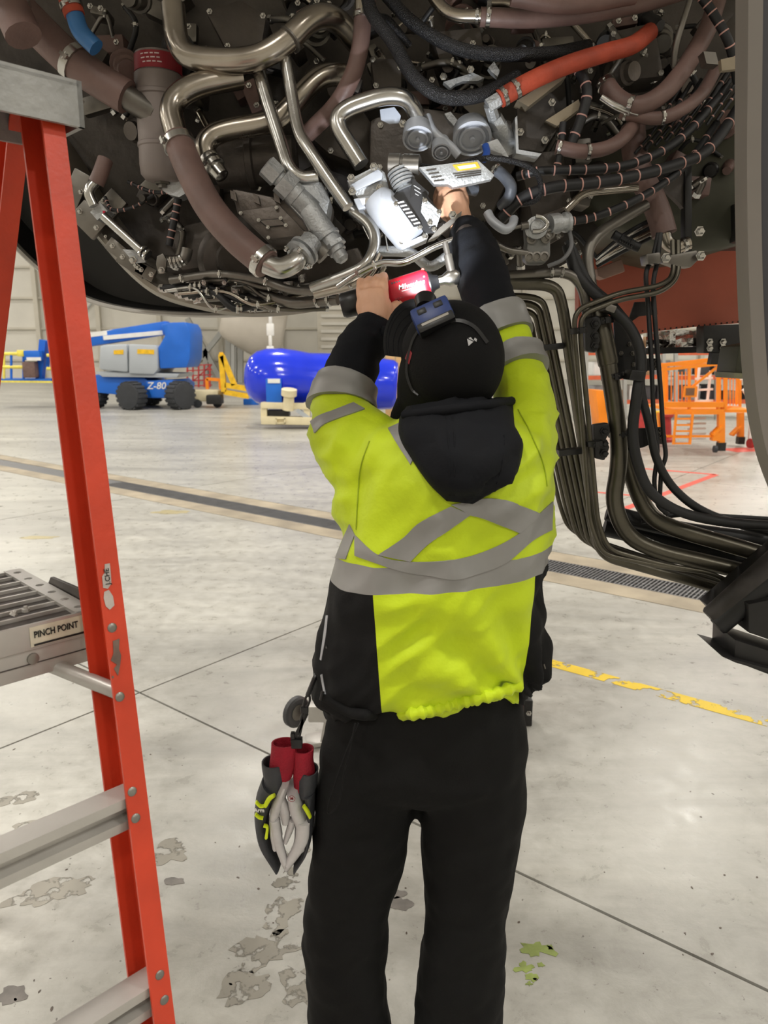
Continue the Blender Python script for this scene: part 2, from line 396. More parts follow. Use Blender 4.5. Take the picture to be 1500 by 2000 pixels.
for i in range(5):
    for j in range(6):
        x, y = -32+i*14.0, -13+j*11.8
        q_ = V((x, y, 13.45))-CAM; dz_ = q_.y*math.cos(PITCH)-q_.z*math.sin(PITCH)
        if dz_ > 0 and abs(q_.x)/dz_ < 780/FPX and abs(q_.y*math.sin(PITCH)+q_.z*math.cos(PITCH))/dz_ < 1030/FPX: continue   # the photograph shows no lamp inside the frame
        t = thing('high_bay_lamp', 'round high bay lamp hanging under the hangar roof', 'lamp', (x, y, 13.45), 'high bay lamps under the roof')
        if lamp0 is None:
            m0 = MB().lathe((0, 0, 0.02), (0, 0, 1), [(0, .66), (.1, .64), (.35, .3), (.5, .12), (1.565, .03)], 20).mesh('housing'); m0.materials.append(shade)
            m1 = MB().lathe((0, 0, -0.0), (0, 0, 1), [(0, .58), (.015, .58)], 20).mesh('diffuser'); m1.materials.append(lampm); lamp0 = (m0, m1)
        for nm, me in zip(('housing', 'diffuser'), lamp0):
            o = bpy.data.objects.new(nm, me); COL.objects.link(o); o.parent = t
        lo = bpy.data.objects.new('high_bay_light_%02d_offscreen' % (i*6+j), la); COL.objects.link(lo); lo.location = (0, 0, -0.03); lo.parent = t
# ================================================================== THE AIRCRAFT ENGINE (one thing, many parts)
ENG = thing('aircraft_engine', 'aircraft engine with open cowls, exposed steel ducts, brown hoses and wiring', 'engine', P(700, 600, 2.3))
def pp(L): return [P(*q) for q in L]
def pxprism(name, poly, Y, depth, m, parent=None, bevel=0.0, label=None, dirv=None):
    pts = [P(q[0], q[1], q[2] if len(q) > 2 else Y) for q in poly]
    return MB().prism(pts, dirv if dirv else (0, depth, 0)).build(name, m, parent or ENG, bevel=bevel, label=label)
def band(mb, a, b, r, seg=14): mb.cyl(a, b, r, seg=seg)
def clampring(parent, c, t, r, w=0.012, m=None, name='clamp', lug=True):
    t = V(t).normalized(); mb = MB(); mb.lathe(c-t*w/2, t, [(0, r*1.02), (0.001, r*1.12), (w-0.001, r*1.12), (w, r*1.02)], 18)
    if lug:
        x, y = frame(t); q = c+x*r*1.25; mb.box(q, (w*0.9, 0.008, 0.008), (t, x, y)); mb.cyl(q-y*0.009, q+y*0.009, 0.0025, seg=6)
    return mb.build(name, m or steel, parent)
def pipe(name, L, w, m, parent=None, bend=0.05, hose=False, clamps=(), seg=14, label=None, cm=None, ends=False):
    pts = pp(L); u, v, Y = L[len(L)//2]; r = w/2*SZ(u, v, Y)
    if len(pts) == 2: pts = [pts[0].lerp(pts[1], q/8) for q in range(9)]
    path = catmull(pts, 7) if hose else fillet(pts, bend, 6)
    o = MB().tube(path, r, seg).build(name, m, parent or ENG, sharp=50, label=label)
    for c in clamps:
        k = max(1, min(len(path)-2, int(c*(len(path)-1)))); clampring(o, path[k], path[k+1]-path[k-1], r, max(0.008, r*0.55), cm)
    if ends:
        for a, b in ((path[0], path[1]), (path[-1], path[-2])):
            d = (b-a).normalized(); MB().cyl(a-d*0.002, a+d*r*1.1, r*1.22, seg=6 if w < 16 else 16).build('end_fitting', steel, o, sharp=30)
    return o
BOLT = None
def bolt(c, n, r=0.005, parent=None, m=None):
    n = V(n).normalized(); mb = MB(); mb.lathe(c, n, [(0, r*1.5), (r*0.4, r*1.5), (r*0.42, r), (r*1.6, r), (r*1.9, r*0.7)], 6)
    return mb.build('bolt', m or steel, parent or ENG, sharp=30)
TOCAM = V((0, -1, 0))
def bolts_px(L, Y, r=0.005, parent=None):
    for (u, v) in L: bolt(P(u, v, Y), TOCAM, r, parent)
# ---- case, cowls, walls behind everything
case_poly = [(60, 250), (140, 385), (200, 470), (260, 540), (320, 578), (400, 596), (480, 600), (600, 590), (700, 560), (790, 540), (900, 545), (1000, 560), (1060, 540), (1130, 500), (1200, 440), (1350, 400), (1480, 300), (1700, 260), (2150, 200), (2150, -260), (-460, -260), (-460, -120), (-160, 60)]
front = [P(u, v, 2.28) for u, v in case_poly]; cc = P(750, 150, 2.28)
back = [cc+(p-cc)*0.86+V((0, 1.3, 0.25)) for p in front]
MB().loft([[cc+(p-cc)*0.985+V((0, 0.03, 0.0)) if 0 else p for p in front], [cc+(p-cc)*0.98+V((0, 0.5, 0.06)) for p in front], back]).build('engine_case', casedark, ENG)
lip = [(-460, -200), (-300, 10), (-160, 200), (-60, 380), (20, 478), (90, 543), (160, 586), (240, 608), (330, 617), (430, 619), (520, 612), (590, 600)]
lp = catmull([P(u, v, 2.45) for u, v in lip], 5); cl_ = P(500, -100, 2.45)
def ringloft(name, pts, c, thick, m, rows, sharp=40):
    mb = MB(); rings = []
    for (dy, s) in rows: rings.append([c+(p-c)*s+V((0, dy, 0)) for p in pts])
    n = len(pts); vs = [p for r in rings for p in r]; fs = []
    for i in range(len(rings)-1):
        for j in range(n-1): fs.append((i*n+j, i*n+j+1, (i+1)*n+j+1, (i+1)*n+j))
    mb.add(vs, fs); return mb.build(name, m, ENG, sharp=sharp)
cowlskin = mat('pale_cowl_skin', rgb(176, 172, 166), 0.4, 0.35, 0.1, 5)
ringloft('cowl_skin', lp, cl_, 0, cowlskin, [(0.012, 0.984), (-0.006, 0.988), (-0.008, 0.996), (0.0, 1.0), (0.10, 0.998), (0.4, 0.965), (1.3, 0.80)])
ringloft('cowl_liner', lp, cl_, 0, blackmet, [(0.012, 0.983), (0.08, 0.975), (0.5, 0.93), (1.2, 0.78)])
MB().prism([P(u, v, 2.62) for u, v in lip]+[P(700, 560, 2.62), P(700, -300, 2.62), P(-460, -300, 2.62)], (0, 0.05, 0)).build('cowl_bulkhead', blackmet, ENG)
rim = [(40, 235), (95, 310), (140, 385), (195, 462), (260, 535), (320, 577), (400, 600), (480, 612), (560, 609), (625, 600)]
rp = catmull([P(u, v, 2.16) for u, v in rim], 5)
ringloft('case_rim', rp, P(600, 0, 2.16), 0, mat('grey_rim_flange', rgb(150, 144, 134), 0.4, 0.6, 0.15, 8), [(0.10, 0.93), (0.02, 0.955), (-0.012, 0.985), (-0.012, 1.0), (0.004, 1.012), (0.14, 1.0), (0.2, 0.97)])
# flange bracket plates along the rim
for (u, v, w_, h_, rot) in [(175, 430, 60, 46, .8), (215, 405, 40, 60, .8), (245, 500, 80, 26, .7), (260, 515, 60, 30, .6), (285, 530, 40, 26, .5), (150, 370, 34, 70, .5)]:
    c = P(u, v, 2.12); s = SZ(u, v, 2.12); x = V((math.cos(rot), 0, -math.sin(rot))); z = V((math.sin(rot), 0, math.cos(rot)))
    br = MB().box(c, (w_*s, 0.02, h_*s), (x, V((0, 1, 0)), z)).build('bracket', steel_d, ENG, bevel=0.004)
    for q in (-.35, .35): bolt(c+x*(w_*s*q)-V((0, .01, 0)), TOCAM, .005, br)
ol = [(1140, 300), (1300, 240), (1460, 180), (1640, 160), (2100, 120), (2100, 330), (1800, 400), (1640, 425), (1520, 455), (1460, 474), (1400, 492), (1340, 498), (1270, 482), (1200, 450), (1150, 400)]
of = [P(u, v, 2.2) for u, v in ol]; oc = P(1400, 320, 2.2)
MB().loft([[oc+(p-oc)*0.86+V((0, -.05, 0)) for p in of], [oc+(p-oc)*0.97+V((0, -.03, 0)) for p in of], of, [p+V((0, .35, 0)) for p in of]]).build('cowl_shell', olive, ENG, sharp=60, label='dark olive inner cowl shell')
redw = pxprism('cowl_panel', [(1130, 460), (1640, 380), (2050, 330), (2050, 600), (1640, 622), (1465, 630), (1380, 636), (1290, 646), (1200, 660), (1130, 640)], 2.62, 0.05, redprim, label='terracotta painted inner cowl panel')
for k in range(26):
    u = 1200+k*11; v = 652-(u-1200)*0.098; bolt(P(u, v, 2.62), TOCAM, 0.0022, redw, blackmet)
fo = MB(); rows = []
for i in range(22):
    rows.append([P(1262+i*11.5, 648+j*8.2+random.uniform(-2, 2) - i*.4, 2.7+random.uniform(-.02, .02)) for j in range(5)])
fo.add([p for r in rows for p in r], [(i*5+j, i*5+j+1, (i+1)*5+j+1, (i+1)*5+j) for i in range(21) for j in range(4)]); fo.build('insulation_blanket', foil, ENG, sharp=20, label='crinkled silver insulation blanket')
pxprism('edge_rail', [(1262, 680), (1520, 672), (1520, 684), (1262, 692)], 2.68, 0.04, blackmet)
lt = pxprism('latch_bracket', [(1374, 636), (1460, 632), (1460, 680), (1430, 690), (1374, 690)], 2.5, 0.06, blackmet, bevel=.004)
for (u, v) in [(1386, 668), (1412, 668), (1386, 680), (1412, 680)]: bolt(P(u, v, 2.495), TOCAM, .008, lt)
pxprism('latch_hook', [(1392, 690), (1406, 690), (1402, 712), (1388, 712)], 2.49, 0.03, blackmet, lt); pxprism('latch_hook', [(1410, 686), (1424, 686), (1420, 708), (1408, 708)], 2.49, 0.03, steel_d, lt)
pxprism('cowl_fairing', [(1444, 676), (1530, 660), (1530, 742), (1434, 736)], 1.75, 0.1, olive, bevel=.003); pxprism('edge_rail', [(1434, 728), (1530, 734), (1530, 744), (1434, 739)], 1.74, 0.1, mat('pale_olive_edge', rgb(128, 126, 100), .5))
# right-hand cowl door, standing open nearest to the camera
edge_m = mat('grey_seal_strip', rgb(122, 116, 110), 0.6, 0, .06, 4); door_m = mat('charcoal_cowl_skin', rgb(58, 58, 64), 0.5, 0, .06, 4)
ed = [(1463, -200), (1461, 100), (1459, 300), (1461, 480), (1466, 620), (1474, 740), (1486, 830), (1504, 905), (1540, 1000)]
pe = catmull([P(u, v, 1.18) for u, v in ed], 4)
door = MB(); n = len(pe); a = [p for p in pe]; b_ = [p+V((0.018, -0.004, 0)) for p in pe]; c_ = [p+V((0.26, -0.10, 0.0)) for p in pe]; d_ = [p+V((0.26, -0.06, 0.0)) for p in pe]; e_ = [p+V((0.0, 0.04, 0)) for p in pe]
def strips(cols): 
    vs = [p for c in cols for p in c]; return vs, [(i*n+j, i*n+j+1, (i+1)*n+j+1, (i+1)*n+j) for i in range(len(cols)-1) for j in range(n-1)]
door.add(*strips([b_, c_, d_, e_])); dr = door.build('cowl_door', door_m, ENG, sharp=30, label='charcoal cowl door edge standing open')
MB().add(*strips([e_, a, [p+V((0.018, -0.006, 0)) for p in pe], [p+V((0.018, 0.03, 0)) for p in pe]])).build('edge_seal', edge_m, dr, sharp=30, label='pale grey edge seal strip')
# unseen panel shaped like a raised cowl door, added to shade the engine
MB().loft([[V((x, y, 2.95+.10*math.sin((x+1.7)/3.6*math.pi)+.10*(2.7-y)/2.6*1.5+dz)) for x, y in ((-1.7, 2.7), (-.8, 2.75), (.1, 2.78), (1.0, 2.75), (1.9, 2.7), (1.9, .95), (1.0, .9), (.1, .88), (-.8, .9), (-1.7, .95))] for dz in (0, .04)]).build('overhead_shade_panel', cowlskin, ENG, sharp=40)
MB().cyl(V((-1.2, 2.5, 2.5)), V((-1.2, 1.2, 3.08)), .015).build('shade_panel_rod', steel, ENG)  # prop under the added shade panel
# ---- background clutter on the dark case, every piece its own part
rc = random.Random(5)
clm = [steel_d, bronze, blackmet, blackmet, casedark, casedark, steel_d, brown_d]
for k in range(230):
    u = rc.uniform(150, 1430); v = rc.uniform(-20, 520)
    if v > 560-abs(u-650)*0.0 or (u < 330 and v > 230+(u-150)*1.2): continue
    if u > 1180 and v > 400: continue
    Y = rc.uniform(2.08, 2.26); s = SZ(u, v, Y); m = rc.choice(clm); ty = rc.random()
    rot = rc.uniform(-1.2, 1.2); x = V((math.cos(rot), 0, math.sin(rot))); z = V((-math.sin(rot), 0, math.cos(rot)))
    c = P(u, v, Y)
    if ty < 0.42:
        w_, h_ = rc.uniform(20, 70), rc.uniform(14, 44)
        o = MB().box(c, (w_*s, rc.uniform(.02, .1), h_*s), (x, V((0, 1, 0)), z)).build('bracket', m, ENG, bevel=.005)
        if rc.random() < .6:
            for q in (-.32, .32): bolt(c+x*(w_*s*q)-V((0, .05, 0)), TOCAM, .005, o)
    elif ty < 0.62:
        r = rc.uniform(8, 26)*s; MB().lathe(c, V((rc.uniform(-.6, .6), -1, rc.uniform(-.8, .2))), [(0, r*1.25), (.012, r*1.25), (.013, r), (.05, r), (.055, r*.8), (.07, r*.75)], 16).build('boss', m, ENG)
    else:
        l = rc.uniform(50, 150); p0 = (u, v, Y); p1 = (u+math.cos(rot)*l*.5, v-math.sin(rot)*l*.5, Y-.04); p2 = (p1[0]+rc.uniform(-60, 60), p1[1]+rc.uniform(30, 80), Y)
        pipe('tube', [p0, p1, p2], rc.uniform(7, 15), rc.choice([steel_d, steel_b, black, steel_d]), bend=.04, seg=8, clamps=(.5,), ends=True)
# ---- large ducts and hoses, left to right
D = 1.95
pipe('air_duct', [(-40, -60, 1.9), (15, 0, 1.88), (46, 70, 1.86)], 70, brown, bend=.08, clamps=(.7,))
pipe('air_duct', [(30, 10, 2.0), (105, 88, 1.98), (165, 140, 1.97), (248, 190, 1.97)], 66, brown_d, bend=.08, clamps=(.62,))
pipe('duct_end', [(225, 176, 1.97), (300, 222, 1.99)], 46, steel_d)
pipe('drain_hose', [(128, -20, 1.9), (140, 14, 1.9), (146, 30, 1.9)], 40, redhose, clamps=(.6,))
pipe('drain_hose', [(146, 30, 1.9), (158, 62, 1.9), (188, 94, 1.9)], 34, bluehose, hose=True)
# filter canister
c0 = P(318, 356, 2.02); s = SZ(318, 250, 2.02); up = V((0.02, 0, 1))
can = MB().lathe(c0, up, [(0, 24*s), (3*s, 33*s), (12*s, 41*s), (30*s, 43*s), (60*s, 43*s), (62*s, 45*s), (68*s, 45*s), (70*s, 43*s), (150*s, 45*s), (152*s, 48*s), (158*s, 48*s), (160*s, 46*s), (190*s, 46*s), (192*s, 43*s), (226*s, 43*s)], 28).build('filter_canister', mat('taupe_filter_bowl', rgb(126, 116, 112), .5, .1, .06, 8), ENG)
MB().lathe(c0+up*(193*s), up, [(0, 44.5*s), (29*s, 44.5*s)], 28).build('red_label', redlab, can)
wtxt = mat('pale_print', rgb(210, 190, 190), .5)
for k, tx in enumerate(['OIL FILTER', 'SERVICE ONLY', 'SEE MANUAL']):
    pass
for k in range(3):
    for q in range(4):
        ang = -2.0+q*.22+.05*k; rr = 44.9*s; MB().box(c0+up*((216-k*7)*s)+V((math.cos(ang)*rr, math.sin(ang)*rr, 0)), (6*s*(1+.4*((q+k) % 2)), .0006, 2.2*s), (V((-math.sin(ang), math.cos(ang), 0)), V((math.cos(ang), math.sin(ang), 0)), up)).build('label_print', wtxt, can)
MB().lathe(c0-up*.014, up, [(0, 9*s), (.008, 9*s), (.009, 16*s), (.016, 16*s)], 6).build('drain_plug', steel_d, can)
pxprism('bracket', [(312, 358), (372, 352), (372, 372), (350, 385), (330, 380), (318, 372)], 2.02, .05, alu)
pipe('air_duct', [(338, 10, 1.92), (347, 108, 1.9), (420, 120, 1.88), (500, 118, 1.86), (560, 82, 1.86), (606, 34, 1.88), (652, 30, 1.92), (696, 82, 2.0)], 47, steel_b, bend=.075, clamps=(), label='large bent steel air duct')
clampring(ENG, P(566, 77, 1.86), P(606, 34, 1.88)-P(560, 82, 1.86), 24.2*SZ(566, 77, 1.86), .006, steel_d, lug=False)
o = pipe('air_duct', [(470, 150, 1.92), (375, 166, 1.88), (328, 205, 1.86), (346, 268, 1.84)], 46, steel_b, bend=.065)
pipe('sleeved_hose', [(345, 270, 1.84), (377, 345, 1.8), (413, 410, 1.77), (463, 467, 1.74), (522, 517, 1.72)], 58, brown, hose=True, clamps=(.03, .97), label='brown sleeved hose with scuffed underside')
pipe('air_duct', [(518, 514, 1.72), (548, 524, 1.72), (576, 512, 1.73), (590, 492, 1.75)], 40, steel, hose=True)
c = P(590, 494, 1.75); tt = (P(612, 470, 1.77)-P(580, 505, 1.74)).normalized(); fl = MB().lathe(c, tt, [(-.014, .028), (-.012, .036), (-.004, .036), (-.003, .028), (.003, .028), (.004, .036), (.012, .036), (.014, .026), (.04, .026)], 20).build('duct_flange', alu, ENG)
x_, y_ = frame(tt)
for k in range(4):
    a = k*math.pi/2+.6; bolt(c+(x_*math.cos(a)+y_*math.sin(a))*.031-tt*.013, -tt, .005, fl)
pipe('air_duct', [(690, 150, 2.0), (655, 143, 1.98), (618, 152, 1.96), (575, 200, 1.94), (540, 238, 1.94), (425, 256, 1.93), (398, 280, 1.92), (404, 312, 1.92)], 42, steel_b, bend=.055)
c = P(404, 306, 1.92); tt = (P(445, 358, 1.9)-P(404, 306, 1.92)).normalized(); MB().lathe(c, tt, [(0, .024), (.006, .027), (.016, .027), (.018, .02), (.03, .021), (.062, .018), (.066, .012)], 18).build('nozzle', steel, ENG)
clampring(ENG, P(418, 324, 1.91), tt, .024, .012)
pipe('air_pipe', [(506, 140, 1.9), (522, 200, 1.88), (552, 292, 1.85), (566, 334, 1.83), (590, 350, 1.83), (622, 346, 1.83)], 27, steel, bend=.03)
pipe('air_pipe', [(557, 112, 1.88), (570, 187, 1.86), (582, 258, 1.83), (602, 290, 1.81), (640, 347, 1.79), (680, 404, 1.77)], 25, steel, bend=.04, label='slim bent steel air pipe')
pipe('sleeved_hose', [(709, 24, 1.9), (705, 80, 1.9), (690, 143, 1.91), (656, 205, 1.93), (600, 262, 1.96)], 34, brown, hose=True, clamps=(.02,))
MB().cyl(P(709, 26, 1.9), P(710, -10, 1.9), .02).build('end_fitting', steel_b, ENG)
pipe('air_duct', [(706, 322, 1.78), (654, 240, 1.8), (672, 212, 1.8), (752, 186, 1.8), (795, 190, 1.81), (815, 226, 1.84)], 33, steel, bend=.035, label='bright bent steel duct over the actuator')
pipe('braided_hose', [(715, -20, 1.86), (727, 27, 1.85), (767, 82, 1.83), (807, 149, 1.8), (860, 187, 1.78), (920, 190, 1.79), (967, 174, 1.82), (1010, 150, 1.86)], 27, braid, hose=True)
pipe('braided_hose', [(745, -20, 1.9), (807, 45, 1.87), (887, 92, 1.85), (967, 106, 1.84), (1073, 104, 1.86), (1150, 90, 1.9)], 25, braid, hose=True)
pipe('braided_hose', [(712, -10, 1.9), (735, 30, 1.9), (760, 40, 1.92), (800, 90, 1.95)], 14, braid, hose=True)
pipe('air_pipe', [(830, -30, 1.9), (862, 14, 1.88), (890, 30, 1.87), (940, 32, 1.86)], 24, steel_b, hose=True, clamps=(.96,))
pipe('sleeved_hose', [(938, 33, 1.86), (1040, 36, 1.86), (1150, 26, 1.87), (1260, 4, 1.9), (1340, -20, 1.92)], 34, brown_d, hose=True, clamps=(.01,))
pipe('air_duct', [(1000, -10, 1.8), (1110, 6, 1.8), (1240, -14, 1.8)], 40, brown_d, hose=True)
o = pipe('fire_sleeved_hose', [(976, 193, 1.8), (1033, 160, 1.8), (1105, 128, 1.82), (1180, 104, 1.84), (1235, 88, 1.86), (1270, 62, 1.9)], 34, redhose, hose=True, clamps=(.03, .12), label='orange-red fire sleeved hose')
a = P(975, 194, 1.8); MB().cyl(a, P(952, 208, 1.8), .016, seg=6).cyl(P(956, 204, 1.8), P(966, 236, 1.83), .014, seg=8).cyl(P(966, 232, 1.83), P(976, 250, 1.84), .019, seg=6).build('elbow_fitting', alu, o, sharp=30)
pipe('duct_tee', [(972, 246, 1.84), (988, 272, 1.86), (996, 290, 1.88)], 36, alu)
pxprism('tray_bracket', [(1010, 196), (1100, 142), (1106, 150), (1032, 208)], 1.84, .05, mat('tan_metal_tray', rgb(150, 138, 118), .45, .6)); pxprism('tray_bracket', [(1066, 235), (1130, 194), (1135, 210), (1088, 246)], 1.86, .05, mat('tan_metal_tray', rgb(150, 138, 118)))
for L, w, m in [([(1179, 159, 1.9), (1206, 192, 1.88), (1245, 207, 1.86), (1290, 186, 1.86), (1332, 140, 1.88), (1380, 60, 1.92), (1400, 0, 1.95)], 36, brown_d), ([(1212, 219, 1.88), (1284, 231, 1.86), (1335, 212, 1.87), (1374, 178, 1.9), (1400, 130, 1.94)], 25, brown_d), ([(1086, 287, 1.84), (1140, 296, 1.83), (1194, 285, 1.84), (1232, 252, 1.88), (1240, 215, 1.92)], 27, brown)]:
    pipe('sleeved_hose', L, w, m, hose=True, clamps=(.04, .3))
pipe('air_pipe', [(1175, 190, 1.87), (1205, 210, 1.86), (1246, 222, 1.86)], 15, steel)
pipe('air_duct', [(1236, 250, 1.98), (1240, 320, 1.95), (1284, 406, 1.93), (1298, 458, 1.92)], 48, brown_d, bend=.06)
pipe('air_pipe', [(1297, 454, 1.92), (1304, 474, 1.92), (1322, 482, 1.92), (1346, 474, 1.92)], 26, steel_b, hose=True, clamps=(.9,))
pipe('strut', [(1355, -20, 1.86), (1318, 90, 1.86), (1316, 130, 1.88)], 12, steel_d)
pxprism('bracket', [(1374, 100), (1398, 102), (1404, 126), (1380, 124)], 1.8, .03, steel_d); pxprism('strut', [(1408, 116), (1462, 104), (1464, 132), (1410, 138)], 1.5, .012, mat('tan_metal_tray', rgb(150, 138, 118)))
# ---- wiring looms
def loom(L, w, n_tie=8, m=None):
    o = pipe('wiring_loom', L, w, m or black, hose=True, seg=10); pts = catmull(pp(L), 7); u, v, Y = L[0]; r = w/2*SZ(u, v, Y)
    for k in range(n_tie):
        i = 1+int((k+.5)/n_tie*(len(pts)-3)); t = (pts[i+1]-pts[i]).normalized(); MB().lathe(pts[i], t, [(0, r*1.06), (.0015, r*1.1), (.003, r*1.06)], 12).build('lacing_tie', mat('pink_lacing_tape', rgb(196, 150, 140), .6), o)
loom([(978, 428, 1.8), (1020, 387, 1.78), (1080, 366, 1.77), (1155, 358, 1.78), (1230, 346, 1.8), (1320, 322, 1.84), (1385, 290, 1.88), (1450, 200, 1.95)], 22, 14)
loom([(1010, 345, 1.82), (1056, 334, 1.8), (1155, 331, 1.8), (1240, 318, 1.83), (1330, 270, 1.88), (1420, 170, 1.95)], 17, 14)
loom([(1105, 434, 1.8), (1160, 424, 1.8), (1230, 396, 1.8), (1300, 355, 1.84), (1350, 310, 1.88), (1400, 240, 1.95)], 15, 12)
loom([(1360, -20, 1.86), (1395, 30, 1.86), (1425, 88, 1.86), (1440, 160, 1.9)], 18, 8)
loom([(1120, 120, 1.86), (1142, 160, 1.85), (1146, 190, 1.84), (1132, 240, 1.84), (1112, 290, 1.84)], 20, 5)
loom([(1100, 240, 1.85), (1095, 290, 1.84), (1085, 340, 1.84)], 14, 3)
loom([(250, 355, 2.1), (300, 375, 2.08), (360, 372, 2.06)], 7, 8); loom([(205, 385, 2.1), (220, 410, 2.08), (260, 405, 2.08), (300, 380, 2.08)], 7, 8); loom([(330, 480, 2.05), (340, 430, 2.05), (350, 380, 2.05)], 14, 5)
for k in range(9):
    u = 1240+k*20; loom([(u, 300-k*8, 1.92), (u+40, 250-k*9, 1.93), (u+90, 170-k*8, 1.95)], rc.uniform(6, 11), 4)
# olive pipes at the lower right of the loom
pipe('air_pipe', [(1105, 410, 1.86), (1140, 376, 1.86), (1245, 366, 1.87)], 15, steel_b, bend=.02)
pipe('air_duct', [(1262, 400, 1.9), (1210, 430, 1.88), (1165, 462, 1.86), (1148, 500, 1.85), (1155, 560, 1.84)], 22, steel_d, hose=True)
for k in range(6): pipe('hydraulic_line', [(1165, 505+k*3, 2.0), (1215, 462+k*6, 1.98), (1270, 430+k*7, 1.98)], 9, [black, steel, black, steel_b, steel, black][k], hose=True, seg=8)
o = pipe('corrugated_conduit', [(1198, 458, 1.9), (1225, 474, 1.9), (1248, 484, 1.9)], 18, black, clamps=(.1, .25, .4, .55, .7, .85), cm=black)
pxprism('gusset', [(1292, 362), (1330, 336), (1340, 340), (1345, 420), (1330, 400)], 1.94, .02, casedark); pxprism('gusset', [(1338, 330), (1352, 320), (1352, 505), (1338, 508)], 1.93, .03, blackmet, bevel=.003)
pxprism('valve_body', [(1165, 525), (1215, 505), (1222, 530), (1180, 545), (1168, 540)], 2.4, .06, mat('dusty_taupe_casting', rgb(150, 120, 108), .6), bevel=.006)
# ---- gearbox module: casting, plate, fittings
body = pxprism('gearbox_module', [(450, 366), (548, 386), (590, 350), (628, 352), (646, 390), (636, 438), (602, 464), (522, 472), (462, 414)], 1.84, .16, bronze, bevel=.012)
pl = pxprism('cover_plate', [(464, 413), (546, 400), (602, 459), (521, 468)], 1.83, .02, bronze, body, bevel=.003)
pxprism('plate_slot', [(505, 430), (548, 426), (560, 440), (520, 444)], 1.826, .004, blackmet, body); pxprism('plate_slot', [(508, 431), (546, 427.5), (557, 439), (522, 442.5)], 1.8245, .004, bronze, body)
for (u, v) in [(470, 416), (540, 405), (596, 456), (524, 464), (505, 430), (548, 426), (558, 440), (523, 444)]: bolt(P(u, v, 1.824), TOCAM, .003, body)
pxprism('housing', [(548, 386), (590, 350), (628, 352), (646, 390), (636, 438), (606, 462), (590, 430)], 1.825, .1, alu, body, bevel=.014)
def stepped(name, a, b, prof, m, parent, seg=18, sharp=34):
    d = b-a; L = d.length; return MB().lathe(a, d, [(t*L, r) for t, r in prof], seg).build(name, m, parent, sharp=sharp)
a, b = P(518, 322, 1.8), P(610, 412, 1.83)
nut = stepped('hex_nut', a, b, [(0, .019), (.02, .026), (.26, .026), (.28, .02)], alu, body, 6, 20); stepped('hex_nut', a, b, [(.32, .022), (.33, .031), (.55, .031), (.56, .024)], alu, body, 6, 20)
stepped('union_pipe', a, b, [(.27, .018), (.33, .018), (.5, .024), (.6, .026), (.68, .026), (.69, .024), (1.0, .026)], alu, body)
a, b = P(604, 408, 1.8), P(672, 510, 1.78); stepped('outlet_pipe', a, b, [(0, .024), (.5, .026), (.51, .029), (.56, .029), (.57, .025), (.75, .027), (.76, .021), (.83, .021), (.84, .017), (.95, .016), (1, .010)], alu, body)
stepped('outlet_union', a, b, [(.68, .022), (.69, .03), (.75, .03), (.76, .02)], alu, body, 6, 20)
pipe('elbow', [(600, 470, 1.8), (622, 486, 1.78), (636, 500, 1.78)], 40, steel_d)
for (u, v) in [(455, 385), (500, 392), (540, 390)]: pxprism('rib', [(u-6, v-14), (u+4, v-10), (u+8, v+8), (u-4, v+2)], 1.825, .03, bronze, body)
# ---- actuator with name plates, lit by the head lamp
act = pxprism('actuator_block', [(676, 352), (735, 322), (752, 336), (762, 372), (752, 384), (700, 390)], 1.76, .09, alu, bevel=.006)
pxprism('mounting_plate', [(682, 362), (738, 330), (748, 338), (746, 350), (692, 374)], 1.75, .012, whiteal, act, bevel=.002)
bolts_px([(686, 348), (730, 326), (688, 374), (742, 368)], 1.745, .006, act)
pxprism('identification_label', [(702, 388), (737, 384), (742, 394), (708, 400)], 1.744, .003, white, act); put_text('C', .008, (V((1, 0, .1)), V((-.1, 0, 1))), P(726, 389.5, 1.7425), blackmet, act)
pxprism('actuator_flange', [(690, 388), (752, 376), (764, 396), (700, 410)], 1.75, .07, whiteal, act, bevel=.003)
a, b = P(742, 395, 1.75), P(806, 470, 1.72); stepped('actuator_cylinder', a, b, [(-.1, .032), (0, .036), (.35, .038), (.36, .037), (.95, .037), (1.0, .033)], whiteal, act, 26, 50)
pxprism('actuator_base', [(778, 480), (832, 456), (836, 466), (786, 488)], 1.71, .07, whiteal, act, bevel=.002); bolts_px([(784, 474), (830, 462)], 1.705, .005, act)
cb = MB().prism(pp([(764, 386, 1.72), (806, 346, 1.72), (862, 416, 1.70), (848, 456, 1.69), (832, 456, 1.69)]), (0.0, .07, .01)).build('control_box', mat('black_anodised_box', rgb(44, 44, 46), .4, .3), act, bevel=.003)
pxprism('control_box_plate', [(806, 348), (838, 376), (826, 412), (800, 388)], 1.712, .004, blackmet, act)
pxprism('control_box_plate', [(826, 384), (862, 416), (849, 455), (822, 414)], 1.694, .004, alu, act)
dp = pxprism('data_plate', [(774, 394), (790, 390), (824, 440), (808, 443)], 1.683, .003, blackmet, act)
for k in range(7):
    u, v = 781+k*5.2, 395+k*6.8; pxprism('plate_print', [(u-5, v), (u+7, v-2.5), (u+9, v), (u-3, v+2.5)], 1.6815, .001, white, dp)
for k in range(5):
    u, v = 812+k*1.5, 361+k*8; pxprism('plate_print', [(u-4, v), (u+9, v+8), (u+9, v+10), (u-4, v+2)], 1.7105, .001, mat('grey_print', rgb(150, 150, 150)), act)
pxprism('white_tag', [(849, 420), (857, 426), (853, 440), (846, 434)], 1.691, .002, white, act)
bolts_px([(830, 392), (858, 414), (848, 448), (840, 436), (774, 398), (820, 444)], 1.69, .004, act)
a, b = P(776, 325, 1.75), P(794, 374, 1.74)
